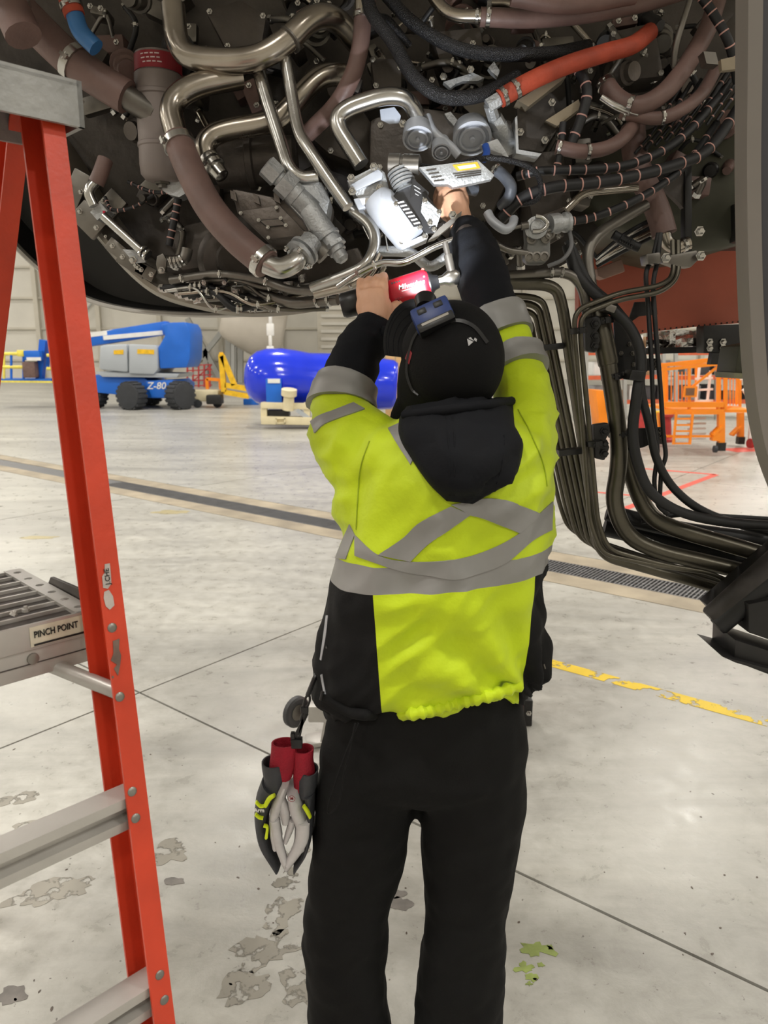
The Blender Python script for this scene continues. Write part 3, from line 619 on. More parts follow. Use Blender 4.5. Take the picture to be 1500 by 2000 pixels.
cf = stepped('coil_connector', a, b, [(0, .02), (.1, .022)]+[q for k in range(5) for q in ((.15+k*.14, .021), (.18+k*.14, .027), (.25+k*.14, .027), (.28+k*.14, .021))]+[(1, .03)], alu, act)
stepped('connector_shell', P(760, 320, 1.75), P(822, 322, 1.74), [(0, .022), (.35, .022), (.36, .019), (.45, .02), (.46, .022), (.95, .021), (1, .014)], steel_d, act)
pipe('braided_hose', [(815, 324, 1.74), (850, 328, 1.73), (887, 323, 1.73), (953, 309, 1.73), (1005, 316, 1.74), (1042, 332, 1.75), (1056, 360, 1.76), (1050, 388, 1.77), (1025, 398, 1.78), (990, 396, 1.8)], 11, braid, hose=True)
# ---- grey data panel with orange label
pan = pxprism('data_panel', [(818, 326), (934, 312), (966, 342), (960, 350), (885, 366), (876, 360), (848, 360)], 1.705, .025, alu, bevel=.002)
pxprism('orange_label', [(884, 322), (932, 316), (938, 328), (894, 334)], 1.703, .002, orlab, pan); pxprism('orange_label', [(893, 325), (928, 320), (931, 326), (898, 331)], 1.7025, .002, mat('cream_label', rgb(232, 220, 190)), pan)
for k in range(3): pxprism('plate_print', [(884+k*4, 339+k*4), (940, 332+k*4), (940, 333.6+k*4), (884+k*4, 340.6+k*4)], 1.7025, .001, casedark, pan)
for k in range(4): pxprism('plate_print', [(832+k*5, 332+k*7), (852+k*5, 329+k*7), (853+k*5, 331+k*7), (833+k*5, 334+k*7)], 1.7025, .001, casedark, pan)
pipe('rubber_elbow', [(966, 330, 1.78), (985, 345, 1.77), (998, 365, 1.76), (994, 385, 1.77), (980, 402, 1.8)], 23, mat('blue_grey_rubber', rgb(74, 78, 86), .45, 0, .15, 30, .2), hose=True, clamps=(.06,))
pipe('rubber_elbow', [(896, 362, 1.79), (912, 368, 1.79), (930, 372, 1.8)], 22, mat('blue_grey_rubber', rgb(74, 78, 86)))
# ---- round ports
def port(u, v, Y, r, ax, m1=alu, m2=whiteal):
    s = SZ(u, v, Y); r = r*s; o = MB().lathe(P(u, v, Y), ax, [(-.03, r*.9), (0, r), (.006, r), (.007, r*.86), (.002, r*.84), (.002, r*.7), (.008, r*.68), (.009, r*.58), (.004, r*.55), (.004, r*.15), (.012, r*.13), (.013, .0)], 28).build('port_cap', m2, ENG, sharp=25)
    return o
port(922, 268, 1.84, 38, V((0.05, -.62, -.75))); port(816, 268, 1.83, 30, V((0, -.55, -.8))); port(862, 294, 1.82, 19, V((0, -.6, -.75)))
pxprism('port_flange', [(786, 254), (832, 242), (838, 252), (848, 262), (842, 284), (790, 262)], 1.86, .03, alu, bevel=.003); bolts_px([(787, 242), (822, 236)], 1.84, .006)
pipe('air_pipe', [(834, 228, 1.85), (848, 258, 1.83), (878, 284, 1.82), (896, 304, 1.82)], 17, whiteal, hose=True)
pxprism('identity_tag', [(742, 214), (770, 209), (783, 226), (780, 240), (760, 242), (744, 234)], 1.84, .003, mat('pale_blue_tag', rgb(190, 198, 212), .5))
pxprism('lug_bracket', [(866, 160), (924, 142), (946, 152), (934, 158), (905, 158), (890, 164), (880, 172)], 1.95, .02, alu); bolts_px([(866, 150), (919, 136)], 1.94, .006)
pxprism('clip_bracket', [(954, 132), (965, 120), (976, 138), (972, 150), (960, 140)], 1.9, .02, alu)
pxprism('bracket_arm', [(868, 222), (880, 218), (898, 240), (890, 250), (874, 232)], 1.88, .02, alu)
pxprism('support_frame', [(1006, 230), (1010, 226), (1013, 292), (1058, 300), (1052, 306), (1008, 300)], 1.83, .05, alu); pxprism('support_plate', [(1010, 200), (1075, 180), (1090, 250), (1060, 296), (1012, 290)], 1.88, .02, casedark); bolts_px([(1016, 258), (1064, 274), (1078, 200)], 1.87, .006)
pxprism('hook_lug', [(938, 282), (972, 270), (985, 290), (1000, 316), (978, 300), (956, 292)], 1.82, .03, alu, bevel=.003)
pipe('hydraulic_hose', [(948, 284, 1.82), (952, 300, 1.81), (944, 312, 1.8)], 14, mat('bright_blue_sleeve', rgb(38, 84, 178), .4))
# ---- white bonded ring + harness boot, valve block on the right
MB().tube(catmull([P(952, 415, 1.72), P(962, 432, 1.71), (P(985, 448, 1.7)), P(1000, 440, 1.71), P(1004, 428, 1.73)], 6), .010, 10).build('support_ring', whiteal, ENG)
MB().cyl(P(1000, 446, 1.71), P(1024, 440, 1.71), .004).cyl(P(1018, 442, 1.71), P(1032, 440, 1.71), .008).build('rod_end', steel_d, ENG)
vb = pxprism('valve_block', [(1028, 434), (1076, 428), (1076, 500), (1066, 514), (1034, 514), (1026, 504), (1030, 470)], 1.74, .05, mat('grey_valve_block', rgb(126, 126, 124), .45, .5), bevel=.008)
for (u, v) in [(1034, 502), (1048, 501), (1063, 501), (1038, 467), (1066, 466), (1074, 458)]: MB().lathe(P(u, v, 1.738), TOCAM, [(0, .011), (.003, .011), (.004, .007), (-.004, .005)], 14).build('port_bush', steel_d, vb)
MB().lathe(P(1046, 446, 1.735), TOCAM, [(0, .024), (.012, .024), (.014, .016), (.02, .014)], 22).build('rotor_cap', alu, vb); pipe('lever', [(1040, 452, 1.71), (1058, 452, 1.71), (1072, 438, 1.71), (1060, 424, 1.71), (1046, 422, 1.71)], 9, steel, bend=.01, parent=vb)
stepped('valve_coupling', P(1072, 438, 1.74), P(1108, 434, 1.76), [(0, .02), (.1, .022), (.5, .022), (.55, .018), (.8, .018), (.85, .022), (1, .022)], alu, vb)
pipe('hose', [(1112, 450, 1.76), (1116, 480, 1.74), (1100, 506, 1.73), (1070, 520, 1.74)], 8, mat('grey_hose', rgb(110, 110, 112)), hose=True)
pipe('hydraulic_line', [(920, 425, 1.74), (980, 488, 1.73), (1030, 494, 1.74)], 12, steel_d, bend=.03)
# ---- silver loom of lines along the bottom edge
pipe('hydraulic_line', [(660, 560, 1.7), (700, 534, 1.68), (745, 514, 1.67), (790, 512, 1.66), (850, 482, 1.66), (905, 462, 1.66)], 13, steel, hose=True, clamps=(.2, .35))
pipe('fuel_line', [(610, 562, 1.76), (680, 538, 1.72), (716, 520, 1.7), (735, 480, 1.72), (728, 440, 1.74), (690, 412, 1.78)], 24, steel, bend=.04)
pipe('fuel_line', [(616, 574, 1.76), (690, 556, 1.72), (722, 534, 1.7), (738, 498, 1.72)], 20, steel_b, bend=.04, clamps=(.3,))
pipe('drain_line', [(740, 490, 1.75), (800, 494, 1.72), (840, 520, 1.72), (880, 496, 1.72)], 20, alu, hose=True)
c = P(914, 465, 1.65); ax = (P(925, 480, 1.64)-P(890, 450, 1.66)).normalized(); cu = MB().lathe(c-V((0, .0, 0)), V((.3, -.75, -.3)), [(-.012, .02), (-.011, .026), (.011, .026), (.012, .02)], 20).build('cushion_clamp', mat('dark_cushion', rgb(70, 62, 58), .5), ENG)
MB().lathe(c, V((.3, -.75, -.3)), [(-.014, .0215), (-.013, .0235), (-.010, .0235), (-.009, .0215)], 20).build('cushion_edge', redhose, cu); MB().lathe(c, V((.3, -.75, -.3)), [(.010, .0215), (.011, .0245), (.014, .0245), (.015, .0215)], 20).build('cushion_edge', redhose, cu)
pxprism('clamp_lug', [(919, 474), (930, 466), (936, 474), (928, 483)], 1.635, .006, steel, cu); bolt(P(930, 474, 1.633), TOCAM, .004, cu)
pxprism('mount_gusset', [(858, 445), (902, 412), (900, 424), (850, 466), (836, 470)], 1.70, .03, steel_d); bolt(P(884, 420, 1.69), TOCAM, .006)
pipe('strut', [(700, 422, 1.78), (742, 510, 1.74)], 4, steel); pipe('strut', [(742, 400, 1.76), (758, 490, 1.72)], 3, steel)
rr = random.Random(9)
for k in range(22):                                     # thin lines converging at the lower left
    v0 = rr.uniform(545, 606); u0 = rr.uniform(300, 420); du = rr.uniform(160, 330); Y = rr.uniform(1.95, 2.12); dv = rr.uniform(-6, 20)
    u1 = min(u0+du, 640); vm = min(612, v0+dv+8)
    if v0 > 560+(u0-300)*.3: v0 = 560+(u0-300)*.3
    pipe('drain_line', [(u0, v0, Y), (u0+du*.35, min(606, v0-4), Y-.03), (u0+du*.6, min(vm, 604), Y-.04), (u1, min(v0+dv, 604), Y)], rr.uniform(6, 15), rr.choice([steel, steel_d, steel_b, steel_d, black]), hose=True, seg=8, clamps=(.3, .7), ends=True)
pipe('drain_line', [(333, 548, 1.95), (420, 536, 1.92), (500, 545, 1.9), (570, 566, 1.88), (640, 570, 1.85)], 16, steel_d, hose=True, clamps=(.1, .3, .6))
pipe('drain_line', [(370, 576, 1.98), (420, 574, 1.97), (432, 566, 1.97)], 17, steel, hose=True); pxprism('hex_union', [(404, 570), (428, 562), (432, 574), (408, 582)], 1.95, .03, steel)
pipe('drain_line', [(480, 560, 1.95), (560, 590, 1.92), (620, 588, 1.9), (660, 585, 1.88)], 22, steel_d, hose=True, clamps=(.7, .9))
for k in range(26):
    u = rr.uniform(380, 690); v = rr.uniform(540, 600); Y = rr.uniform(1.9, 2.05); c = P(u, v, Y); s = SZ(u, v, Y)
    o = MB().box(c, (rr.uniform(8, 24)*s, .02, rr.uniform(6, 14)*s), (V((1, 0, rr.uniform(-.5, .5))).normalized(), V((0, 1, 0)), V((0, 0, 1)))).build('clamp_block', rr.choice([steel_d, steel, blackmet, bronze]), ENG, bevel=.002); bolt(c-V((0, .01, 0)), TOCAM, .004, o)
# ---- left lower: spring rod and drain elbow
pipe('air_pipe', [(206, 315, 2.06), (192, 350, 2.05), (170, 372, 2.04), (184, 402, 2.04)], 20, steel, bend=.03); pipe('sleeved_hose', [(206, 312, 2.06), (196, 340, 2.05), (188, 358, 2.05)], 30, brown_d)
pxprism('block_fitting', [(176, 414), (196, 396), (210, 412), (190, 430)], 2.05, .05, alu); MB().box(P(204, 420, 2.04), (.006, .006, .02)).build('red_witness_mark', mat('red_lacquer', rgb(196, 30, 60)), ENG)
o = pipe('push_rod', [(202, 422, 2.04), (275, 488, 2.03)], 17, steel); pipe('rod_joint', [(275, 488, 2.03), (290, 500, 2.03)], 22, black, clamps=(.2, .8))
pxprism('pivot_lug', [(306, 500), (318, 494), (326, 508), (322, 532), (308, 534), (304, 516)], 2.0, .015, steel_d, bevel=.003); bolt(P(316, 528, 1.995), TOCAM, .006)
pipe('bellows_joint', [(318, 510, 2.02), (345, 512, 2.02), (362, 506, 2.02), (366, 485, 2.02)], 22, steel_d, clamps=(.15, .3, .45, .6), bend=.02)
pxprism('bracket', [(238, 486), (290, 490), (284, 512), (262, 514)], 2.06, .01, alu, bevel=.003); bolt(P(260, 508, 2.055), TOCAM, .007)
for k in range(8): bolt(P(206+k*12, 462+k*11.5, 2.13), TOCAM, .003)
# ---- the bundle of rigid lines on the right
DT = 1.80
for k, (w, top, ux, vb_, ml) in enumerate([(22, 553, 1090, 1066, pipe_d), (11, 577, 1064, 1080, pipe_d), (12, 590, 1056, 1072, pipe_d), (10, 604, 1050, 1060, pipe_d), (15, 620, 1040, 1050, pipe_d), (9, 634, 1036, 1036, pipe_d), (9, 645, 1030, 1024, pipe_d)]):
    x1 = ux+(70 if k == 0 else 72-2*k); off = k*11
    L = [(985, top, DT+.02*k), (ux-6, top+3, DT+.02*k), (ux+8-k*2, top+40, DT+.02*k), (1160-off*1.0, 1010-off*.3, DT+.02*k), (1172-off*.9, 1084-off*.7, DT+.02*k), (1250-off*.4, 1106-off*.45, DT+.015*k), (1440, 1160-off*.25, DT+.01*k)]
    pipe('rigid_line', L, w, ml, bend=.045, seg=12)
pipe('rigid_line', [(985, 540, 1.8), (1110, 530, 1.8), (1140, 560, 1.8), (1150, 640, 1.82)], 20, steel_d, bend=.04, clamps=(.1, .2)); 
for k in range(2):
    d = k*13
    pipe('rigid_line', [(1314+d*.8, 470, 1.84), (1316+d*.7, 540+d*.3, 1.82), (1290, 558+d, 1.8), (1210, 572+d, 1.77), (1122+d, 606+d*.6, 1.75), (1122+d*.9, 660, 1.75), (1140+d, 860, 1.75), (1152+d*1.2, 1020, 1.75), (1176+d, 1082-d*.6, 1.75), (1290, 1106-d*.3, 1.75), (1385, 1118, 1.75), (1450, 1148, 1.75)], 10, pipe_d, bend=.03, seg=10)
pipe('main_duct', [(1166, 590, 1.84), (1176, 640, 1.82), (1196, 760, 1.8), (1210, 860, 1.8), (1208, 920, 1.8), (1196, 980, 1.8), (1222, 1046, 1.8), (1280, 1076, 1.79), (1380, 1098, 1.78), (1490, 1126, 1.76)], 33, pipe_d, bend=.07, clamps=(), label='dark vertical main duct with clamp bands')
MB().lathe(P(1170, 622, 1.83), P(1186, 700, 1.81)-P(1170, 622, 1.83), [(0, .024), (.004, .027), (.014, .027), (.016, .025), (.11, .024), (.115, .0215)], 20).build('duct_sleeve', pipe_d, ENG)
for (u, v) in [(1178, 626), (1196, 735), (1209, 846)]: clampring(ENG, P(u, v, 1.81), V((.14, 0, -1)), .024, .016, blackmet)
pipe('main_duct', [(1222, 880, 1.84), (1240, 950, 1.83), (1268, 1010, 1.82), (1320, 1034, 1.8), (1420, 1062, 1.78), (1520, 1092, 1.76)], 33, pipe_d, bend=.07)
pxprism('support_bracket', [(1198, 620), (1232, 640), (1252, 668), (1262, 700), (1290, 700), (1292, 722), (1265, 724), (1250, 740), (1205, 738)], 1.84, .006, blackmet); pxprism('support_bracket', [(1240, 590), (1282, 588), (1284, 614), (1248, 618), (1225, 634)], 1.86, .006, blackmet)
pxprism('support_bracket', [(1222, 838), (1296, 834), (1302, 854), (1256, 874), (1225, 880)], 1.84, .006, blackmet)
for (u, v) in [(1230, 672), (1236, 690), (1213, 690), (1238, 712), (1282, 706), (1282, 716), (1290, 842), (1291, 852)]: bolt(P(u, v, 1.838), TOCAM, .004, None, steel_d)
for (u, v, h) in [(1142, 640, 60), (1160, 850, 60)]:
    cbk = pxprism('clamp_carrier', [(u, v-20), (u+30, v-24), (u+34, v-6), (u+24, v+8), (u+32, v+24), (u+22, v+h-10), (u+2, v+h-14)], 1.78, .03, blackmet, bevel=.006)
    for q in (-8, 16, 36): bolt(P(u+20, v+q, 1.776), TOCAM, .007, cbk, blackmet)
    clampring(ENG, P(u-12 if v < 700 else u+1, v+6 if v < 700 else v+16, 1.75), V((.1, 0, -1)), .017, .014, blackmet)
for (u, v) in [(1062, 674), (1098, 880)]: pxprism('comb_clamp', [(u-6, v), (u+40, v-5), (u+40, v+7), (u-6, v+12)], 1.775, .03, blackmet, bevel=.003)
cabs = [([(1286, 455, 1.84), (1276, 500, 1.84), (1262, 535, 1.82), (1266, 600, 1.82), (1272, 700, 1.8), (1276, 800, 1.8), (1284, 880, 1.8), (1278, 940, 1.8), (1285, 985, 1.8), (1305, 1005, 1.8)], 9), ([(1290, 455, 1.84), (1284, 510, 1.83), (1276, 560, 1.82), (1282, 660, 1.8), (1290, 760, 1.8), (1296, 850, 1.8), (1300, 890, 1.8), (1292, 920, 1.8), (1288, 980, 1.8)], 9),
        ([(1108, 480, 1.82), (1130, 540, 1.8), (1180, 590, 1.79), (1230, 640, 1.78), (1252, 700, 1.77), (1244, 770, 1.76), (1236, 840, 1.76), (1244, 900, 1.76), (1270, 960, 1.76), (1330, 1000, 1.76), (1420, 1020, 1.76), (1520, 1028, 1.76)], 21), ([(1110, 470, 1.84), (1150, 552, 1.82), (1200, 600, 1.8), (1248, 670, 1.79), (1252, 760, 1.78), (1268, 830, 1.78), (1284, 900, 1.78), (1322, 960, 1.78), (1390, 1006, 1.78), (1520, 1046, 1.78)], 17),
        ([(1252, 1018, 1.86), (1330, 1004, 1.86), (1420, 1010, 1.86), (1520, 1016, 1.84)], 12), ([(1185, 1000, 1.92), (1260, 1020, 1.9), (1360, 1040, 1.88), (1520, 1060, 1.86)], 34), ([(1180, 1030, 1.95), (1270, 1050, 1.93), (1400, 1080, 1.9), (1500, 1110, 1.86)], 36)]
for L, w in cabs: pipe('cable', L, w, black, hose=True, seg=10)
pxprism('cable_clip', [(1234, 722), (1262, 724), (1258, 746), (1228, 742)], 1.745, .05, blackmet, bevel=.004); pxprism('cable_clip', [(1262, 496), (1290, 492), (1292, 514), (1266, 516)], 1.8, .05, steel_d, bevel=.004); pxprism('cable_clip', [(1186, 592), (1206, 598), (1200, 612), (1182, 606)], 1.76, .05, steel_d, bevel=.003)
mn = pxprism('mount_bracket', [(1300, 500), (1362, 488), (1366, 506), (1350, 522), (1322, 520), (1300, 512)], 1.82, .04, steel_d, bevel=.004); bolts_px([(1366, 452), (1368, 500), (1300, 504)], 1.81, .008, mn)
# lower-right end fitting where the lines enter
a, b = P(1392, 1212, 1.66), P(1540, 1080, 1.66)
stepped('shroud_roll', a, b, [(0, .03), (.03, .034), (.97, .034), (1, .03)], mat('worn_black_shroud', rgb(52, 48, 46), .55, .1, .3, 20, .4, 30), ENG)
MB().bar(P(1388, 1190, 1.70), P(1540, 1060, 1.70), .10, .024).build('shroud_lip', blackmet, ENG, bevel=.003)
stepped('shroud_roll', P(1400, 1224, 1.64), P(1540, 1110, 1.64), [(0, .02), (.03, .024), (1, .024)], black, ENG)
pxprism('fairing_box', [(1462, 1180), (1560, 1160), (1800, 1150), (1800, 1330), (1560, 1270), (1462, 1236)], 1.6, .15, blackmet, bevel=.004); pxprism('fairing_box', [(1436, 1250), (1560, 1290), (1800, 1330), (1800, 1390), (1560, 1340), (1434, 1292)], 1.6, .12, blackmet, bevel=.003); pxprism('drip_lip', [(1410, 1282), (1560, 1322), (1560, 1330), (1436, 1294)], 1.58, .14, blackmet)
pxprism('side_strut', [(1700, 380), (1790, 380), (1800, 1200), (1690, 1200)], 1.62, .14, blackmet, bevel=.006)
pxprism('strut_head', [(1660, 300), (1830, 300), (1830, 400), (1660, 400)], 1.62, .7, blackmet, bevel=.006)
# larger castings of the gearbox behind the pipework
gbx = mat('dark_gearbox_casting', rgb(84, 78, 73), .45, .5, .2, 8, .2, 50)
for poly, Y, dp in (([(398, 18), (470, -4), (522, 28), (512, 92), (440, 98)], 2.08, .15), ([(590, 255), (690, 182), (742, 262), (722, 332), (640, 300)], 2.06, .2), ([(722, 112), (768, 110), (786, 130), (786, 178), (730, 172)], 2.0, .12), ([(330, 445), (418, 425), (445, 515), (352, 530)], 2.12, .12), ([(722, 232), (800, 205), (1002, 232), (1010, 320), (960, 420), (760, 420), (720, 330)], 2.0, .2), ([(560, 520), (700, 480), (720, 530), (600, 560)], 2.0, .15), ([(1010, 300), (1100, 290), (1120, 400), (1040, 430)], 2.0, .15), ([(1190, 60), (1280, 40), (1300, 150), (1200, 160)], 2.06, .12), ([(840, 60), (940, 50), (950, 120), (860, 130)], 2.08, .12)):
    gb = pxprism('gearbox_casting', poly, Y, dp, gbx, bevel=.014)
    for (u, v) in poly[::2]:
        cu_, cv_ = sum(q[0] for q in poly)/len(poly), sum(q[1] for q in poly)/len(poly); bolt(P(u+(cu_-u)*.16, v+(cv_-v)*.16, Y), TOCAM, .005, gb)
stepped('starter_housing', P(420, 320, 2.06), P(580, 310, 2.06), [(0, .045), (.03, .06), (.4, .062), (.41, .068), (.48, .068), (.5, .06), (.97, .055), (1, .04)], gbx, ENG, 24)
MB().lathe(P(452, 510, 2.1), V((.35, -1, -.1)), [(0, .09), (.02, .092), (.03, .085), (.05, .08), (.055, .05), (.07, .045)], 28).build('pulley_housing', gbx, ENG)
# ================================================================== THE MECHANIC
hivis = mat('hi_vis_yellow_shell', rgb(188, 210, 2), 0.65, 0, 0.05, 5, 0.30, 34, sheen=0.1)
navy = mat('black_navy_softshell', rgb(10, 12, 18), 0.85, 0, 0.12, 10, 0.08, 260, spec=0.25)
blackf = mat('black_softshell', rgb(7, 7, 8), 0.85, 0, 0.15, 10, 0.08, 260, spec=0.3)
trous = mat('black_twill_trousers', rgb(7, 7, 7), 0.9, 0, 0.15, 8, 0.1, 300, spec=0.3)
refl = mat('grey_reflective_tape', rgb(138, 137, 135), 0.45, 0.1, 0.05, 12)
skin = mat('skin', rgb(206, 158, 128), 0.5, 0, 0.06, 25, 0.08, 300)
capm = mat('black_cap_cotton', rgb(6, 6, 7), 0.9, 0, 0.12, 20, 0.15, 400, spec=0.3)
MAN = thing('person', 'person in yellow hi-vis jacket and black trousers reaching up into the engine', 'person', (0.075, 1.30, 0))
def ring(uL, uR, v, Yc, b, n=36, sq=2.3, tilt=0.0, view=1.0):
    c = P((uL+uR)/2, v, Yc); a = (uR-uL)/2*SZ((uL+uR)/2, v, Yc); out = []; rs_ = ray((uL+uR)/2, v); rs_ = rs_.z/rs_.y
    for k in range(n):
        t = 2*math.pi*k/n; ct, st = math.cos(t), math.sin(t)
        qx, qy = a*math.copysign(abs(ct)**(2/sq), ct), b*math.copysign(abs(st)**(2/sq), st)
        out.append(c+V((qx, qy, qy*rs_*(view if qy < 0 else .15)+qx*tilt)))
    return out
def arm(mb, L, seg=20, k=1.0, add=0.0):
    pts = []; rs = []
    for (u, v, Y, r) in L: pts.append(P(u, v, Y)); rs.append(r*SZ(u, v, Y)*k+add)
    m = len(pts); q = catmull(pts, 6); rq = catmull([V((r, 0, 0)) for r in rs], 6); mb.tube(q, [r.x for r in rq], seg); return mb
LS = [(745, 925, 1.30, 92), (705, 875, 1.325, 84), (670, 832, 1.36, 71), (668, 792, 1.385, 61), (676, 757, 1.405, 55)]
LN = [(675, 768, 1.40, 54), (690, 715, 1.44, 51), (708, 672, 1.47, 46), (722, 643, 1.49, 36), (727, 626, 1.497, 33)]
RS = [(1000, 895, 1.30, 84), (1018, 835, 1.33, 68), (1022, 778, 1.375, 58), (1006, 715, 1.42, 52), (986, 658, 1.455, 50), (972, 625, 1.47, 48)]
RN = [(975, 640, 1.47, 46), (952, 575, 1.53, 50), (937, 522, 1.60, 49), (922, 484, 1.66, 44), (908, 452, 1.71, 32)]
# ---- jacket shell
jb = MB()
rows = [(1388, 690, 1022, .125), (1376, 640, 1042, .14), (1342, 606, 1061, .152), (1300, 609, 1064, .155), (1240, 622, 1066, .152), (1190, 634, 1066, .15), (1140, 642, 1064, .148), (1090, 657, 1073, .148), (1030, 674, 1080, .15), (965, 684, 1083, .15), (905, 694, 1078, .14), (855, 715, 1056, .115), (820, 770, 1010, .085), (795, 805, 975, .065)]
jb.loft([ring(l, r, v, 1.30+(0.012 if v > 1200 else 0.0), b, tilt=.16*max(0, min(1, (v-1230)/140))) for v, l, r, b in rows])
arm(jb, LS); arm(jb, RS)
for (u, v, Y, r) in [(715, 985, 1.30, (62, 80)), (1040, 935, 1.30, (42, 80)), (752, 900, 1.29, (80, 70))]:
    s = SZ(u, v, Y); jb.ell(P(u, v, Y), (r[0]*s, .09, r[1]*s))
jm = remesh(jb, 0.0065, 7, 0.5)
def fold(p):                                            # gathered cloth folds, in metres
    q = V((p.x*0.9+p.z*0.55, p.y, p.z*0.9-p.x*0.75))
    f = 0.018*(0.22-abs(noise.noise(V((q.x*7, q.y*6, q.z*19)))))+0.005*noise.noise(V((p.x*30, p.y*20, p.z*14+5)))
    w = max(0, min(1, (p.z-1.30)/0.25)); arm_w = max(0, min(1, (abs(p.x-.09)-.12)/.08))*w
    f += arm_w*0.022*(0.22-abs(noise.noise(V((p.x*12+p.z*16, p.y*8, p.z*22-p.x*12)))))
    if p.z > 1.60: f *= .35
    d = max(0, 1-abs(p.z-1.045)/0.09); f += d*0.006*noise.noise(V((p.x*34, p.y*24, p.z*6)))
    # pulled folds fanning from the right hem
    hx, hz = p.x-0.285, p.z-1.07; rr_ = math.hypot(hx, hz); an = math.atan2(hz, -hx)
    if rr_ < .42 and p.y < 1.3: f += 0.013*math.sin(an*15)*max(0, 1-rr_/.42)*min(1, rr_/.05)
    hz2 = p.z-.16*(p.x-.075)*1.0; h = max(0, 1-abs(hz2-1.075)/0.022) if p.y < 1.25 else 0; f += h*0.004*math.sin(p.x*260)
    return f
jm.update()
nrm = [v.normal.copy() for v in jm.vertices]
for v, n_ in zip(jm.vertices, nrm): v.co += n_*fold(v.co)
jm.update()
JB = bmesh.new(); JB.from_mesh(jm); BV = BVHTree.FromBMesh(JB)
def plane(a, b): t = (b-a).normalized(); return a, t.cross(V((0, 1, 0))).normalized()
pb_o, pb_n = plane(P(720, 1170, 1.15), P(1060, 1143, 1.15)); pt_o, pt_n = plane(P(720, 1117, 1.15), P(1062, 1094, 1.15))
if pb_n.z < 0: pb_n = -pb_n
if pt_n.z < 0: pt_n = -pt_n
pl_o, pl_n = plane(P(728, 1170, 1.15), P(745, 1400, 1.15)); pr_o, pr_n = plane(P(1051, 1150, 1.17), P(1030, 1345, 1.17))
if pl_n.x < 0: pl_n = -pl_n
if pr_n.x < 0: pr_n = -pr_n
def cut(o, n, cond=None):
    fs = [f for f in JB.faces if cond is None or cond(f.calc_center_median())]
    ge = set(fs); 
    for f in fs: ge.update(f.edges); ge.update(f.verts)
    bmesh.ops.bisect_plane(JB, geom=list(ge), plane_co=o, plane_no=n, dist=1e-6)
cut(pb_o, pb_n); cut(pt_o, pt_n)
low = lambda c: (c-pb_o).dot(pb_n) < 0
cut(pl_o, pl_n, low); cut(pr_o, pr_n, low)
def cls(c):
    if (c-pt_o).dot(pt_n) > 0: return 'shell'
    if (c-pb_o).dot(pb_n) > 0: return 'band'
    if (c-pl_o).dot(pl_n) < 0: return 'left'
    if (c-pr_o).dot(pr_n) > 0: return 'right'
    return 'back'
def extract(k):
    mb = MB(); idx = {}
    for f in JB.faces:
        if cls(f.calc_center_median()) != k: continue
        t = []
        for v in f.verts:
            if v.index not in idx: idx[v.index] = len(mb.v); mb.v.append(v.co.copy())
            t.append(idx[v.index])
        mb.f.append(tuple(t))
    return mb
JB.verts.index_update()
jacket = extract('shell').build('jacket', hivis, MAN, sharp=None, label='yellow hi-vis jacket'); jacket.data.shade_smooth()
for k, nm, m, lb in (('band', 'reflective_band', refl, 'grey reflective waist band'), ('left', 'side_panel', blackf, 'black side panel'), ('right', 'side_panel', blackf, 'black side panel'), ('back', 'back_panel', hivis, 'yellow lower back panel')):
    o = extract(k).build(nm, m, jacket, sharp=None, label=lb); o.data.shade_smooth()
def res(L, n):
    P2 = [V((a, b, 0)) for a, b in L]; d = [0]
    for i in range(1, len(P2)): d.append(d[-1]+(P2[i]-P2[i-1]).length)
    out = []
    for k in range(n):
        t = d[-1]*k/(n-1); i = 1
        while i < len(d)-1 and d[i] < t: i += 1
        f = (t-d[i-1])/max(1e-9, d[i]-d[i-1]); out.append(P2[i-1].lerp(P2[i], f))
    return out
def cast(u, v, bv=None, Y=1.16):
    d = ray(u, v).normalized(); h = (bv or BV).ray_cast(CAM, d)
    if h[0] is not None: return h[0], (h[1] if h[1].dot(d) < 0 else -h[1])
    q = P(u, v, 1.27); h = (bv or BV).find_nearest(q); return h[0], h[1]
def smooth2(L):
    q = catmull([V((u, v, 0)) for u, v in L], 5); return [(p_.x, p_.y) for p_ in q]
def patch(name, A, B, m, parent, off=0.002, n=30, w=7, bulge=None, label=None, bv=None, thick=0.0015):
    a = res(smooth2(A), n); b = res(smooth2(B), n); vs = []; bk = []
    for i in range(n):
        for j in range(w):
            q = a[i].lerp(b[i], j/(w-1)); h, nn = cast(q.x, q.y, bv); o_ = off+(bulge(i/(n-1), j/(w-1)) if bulge else 0)
            nn = (nn+V((0, -1.2, 0))).normalized() if bulge else nn
            vs.append(h+nn*o_); bk.append(h-nn*thick)
    fs = [(i*w+j, i*w+j+1, (i+1)*w+j+1, (i+1)*w+j) for i in range(n-1) for j in range(w-1)]; N_ = n*w
    bd = [j for j in range(w)]+[i*w+w-1 for i in range(1, n)]+[(n-1)*w+j for j in range(w-2, -1, -1)]+[i*w for i in range(n-2, 0, -1)]
    fs += [(bd[k], bd[(k+1) % len(bd)], bd[(k+1) % len(bd)]+N_, bd[k]+N_) for k in range(len(bd))]+[tuple(q+N_ for q in reversed(f)) for f in fs]
    mb = MB(); mb.add(vs+bk, fs); return mb.build(name, m, parent, sharp=50, label=label)
tape = 'reflective_tape'
patch(tape, [(694, 1045), (739, 1084), (802, 1097), (892, 1092), (961, 1071), (1015, 1041), (1051, 1005), (1079, 979)], [(694, 1085), (774, 1113), (830, 1123), (885, 1132), (927, 1123), (989, 1099), (1037, 1057), (1077, 1035)], refl, jacket, .0022, 44)
patch(tape, [(739, 1084), (788, 1050), (819, 1021), (881, 989)], [(802, 1097), (836, 1064), (881, 1031), (918, 1005)], refl, jacket, .003)
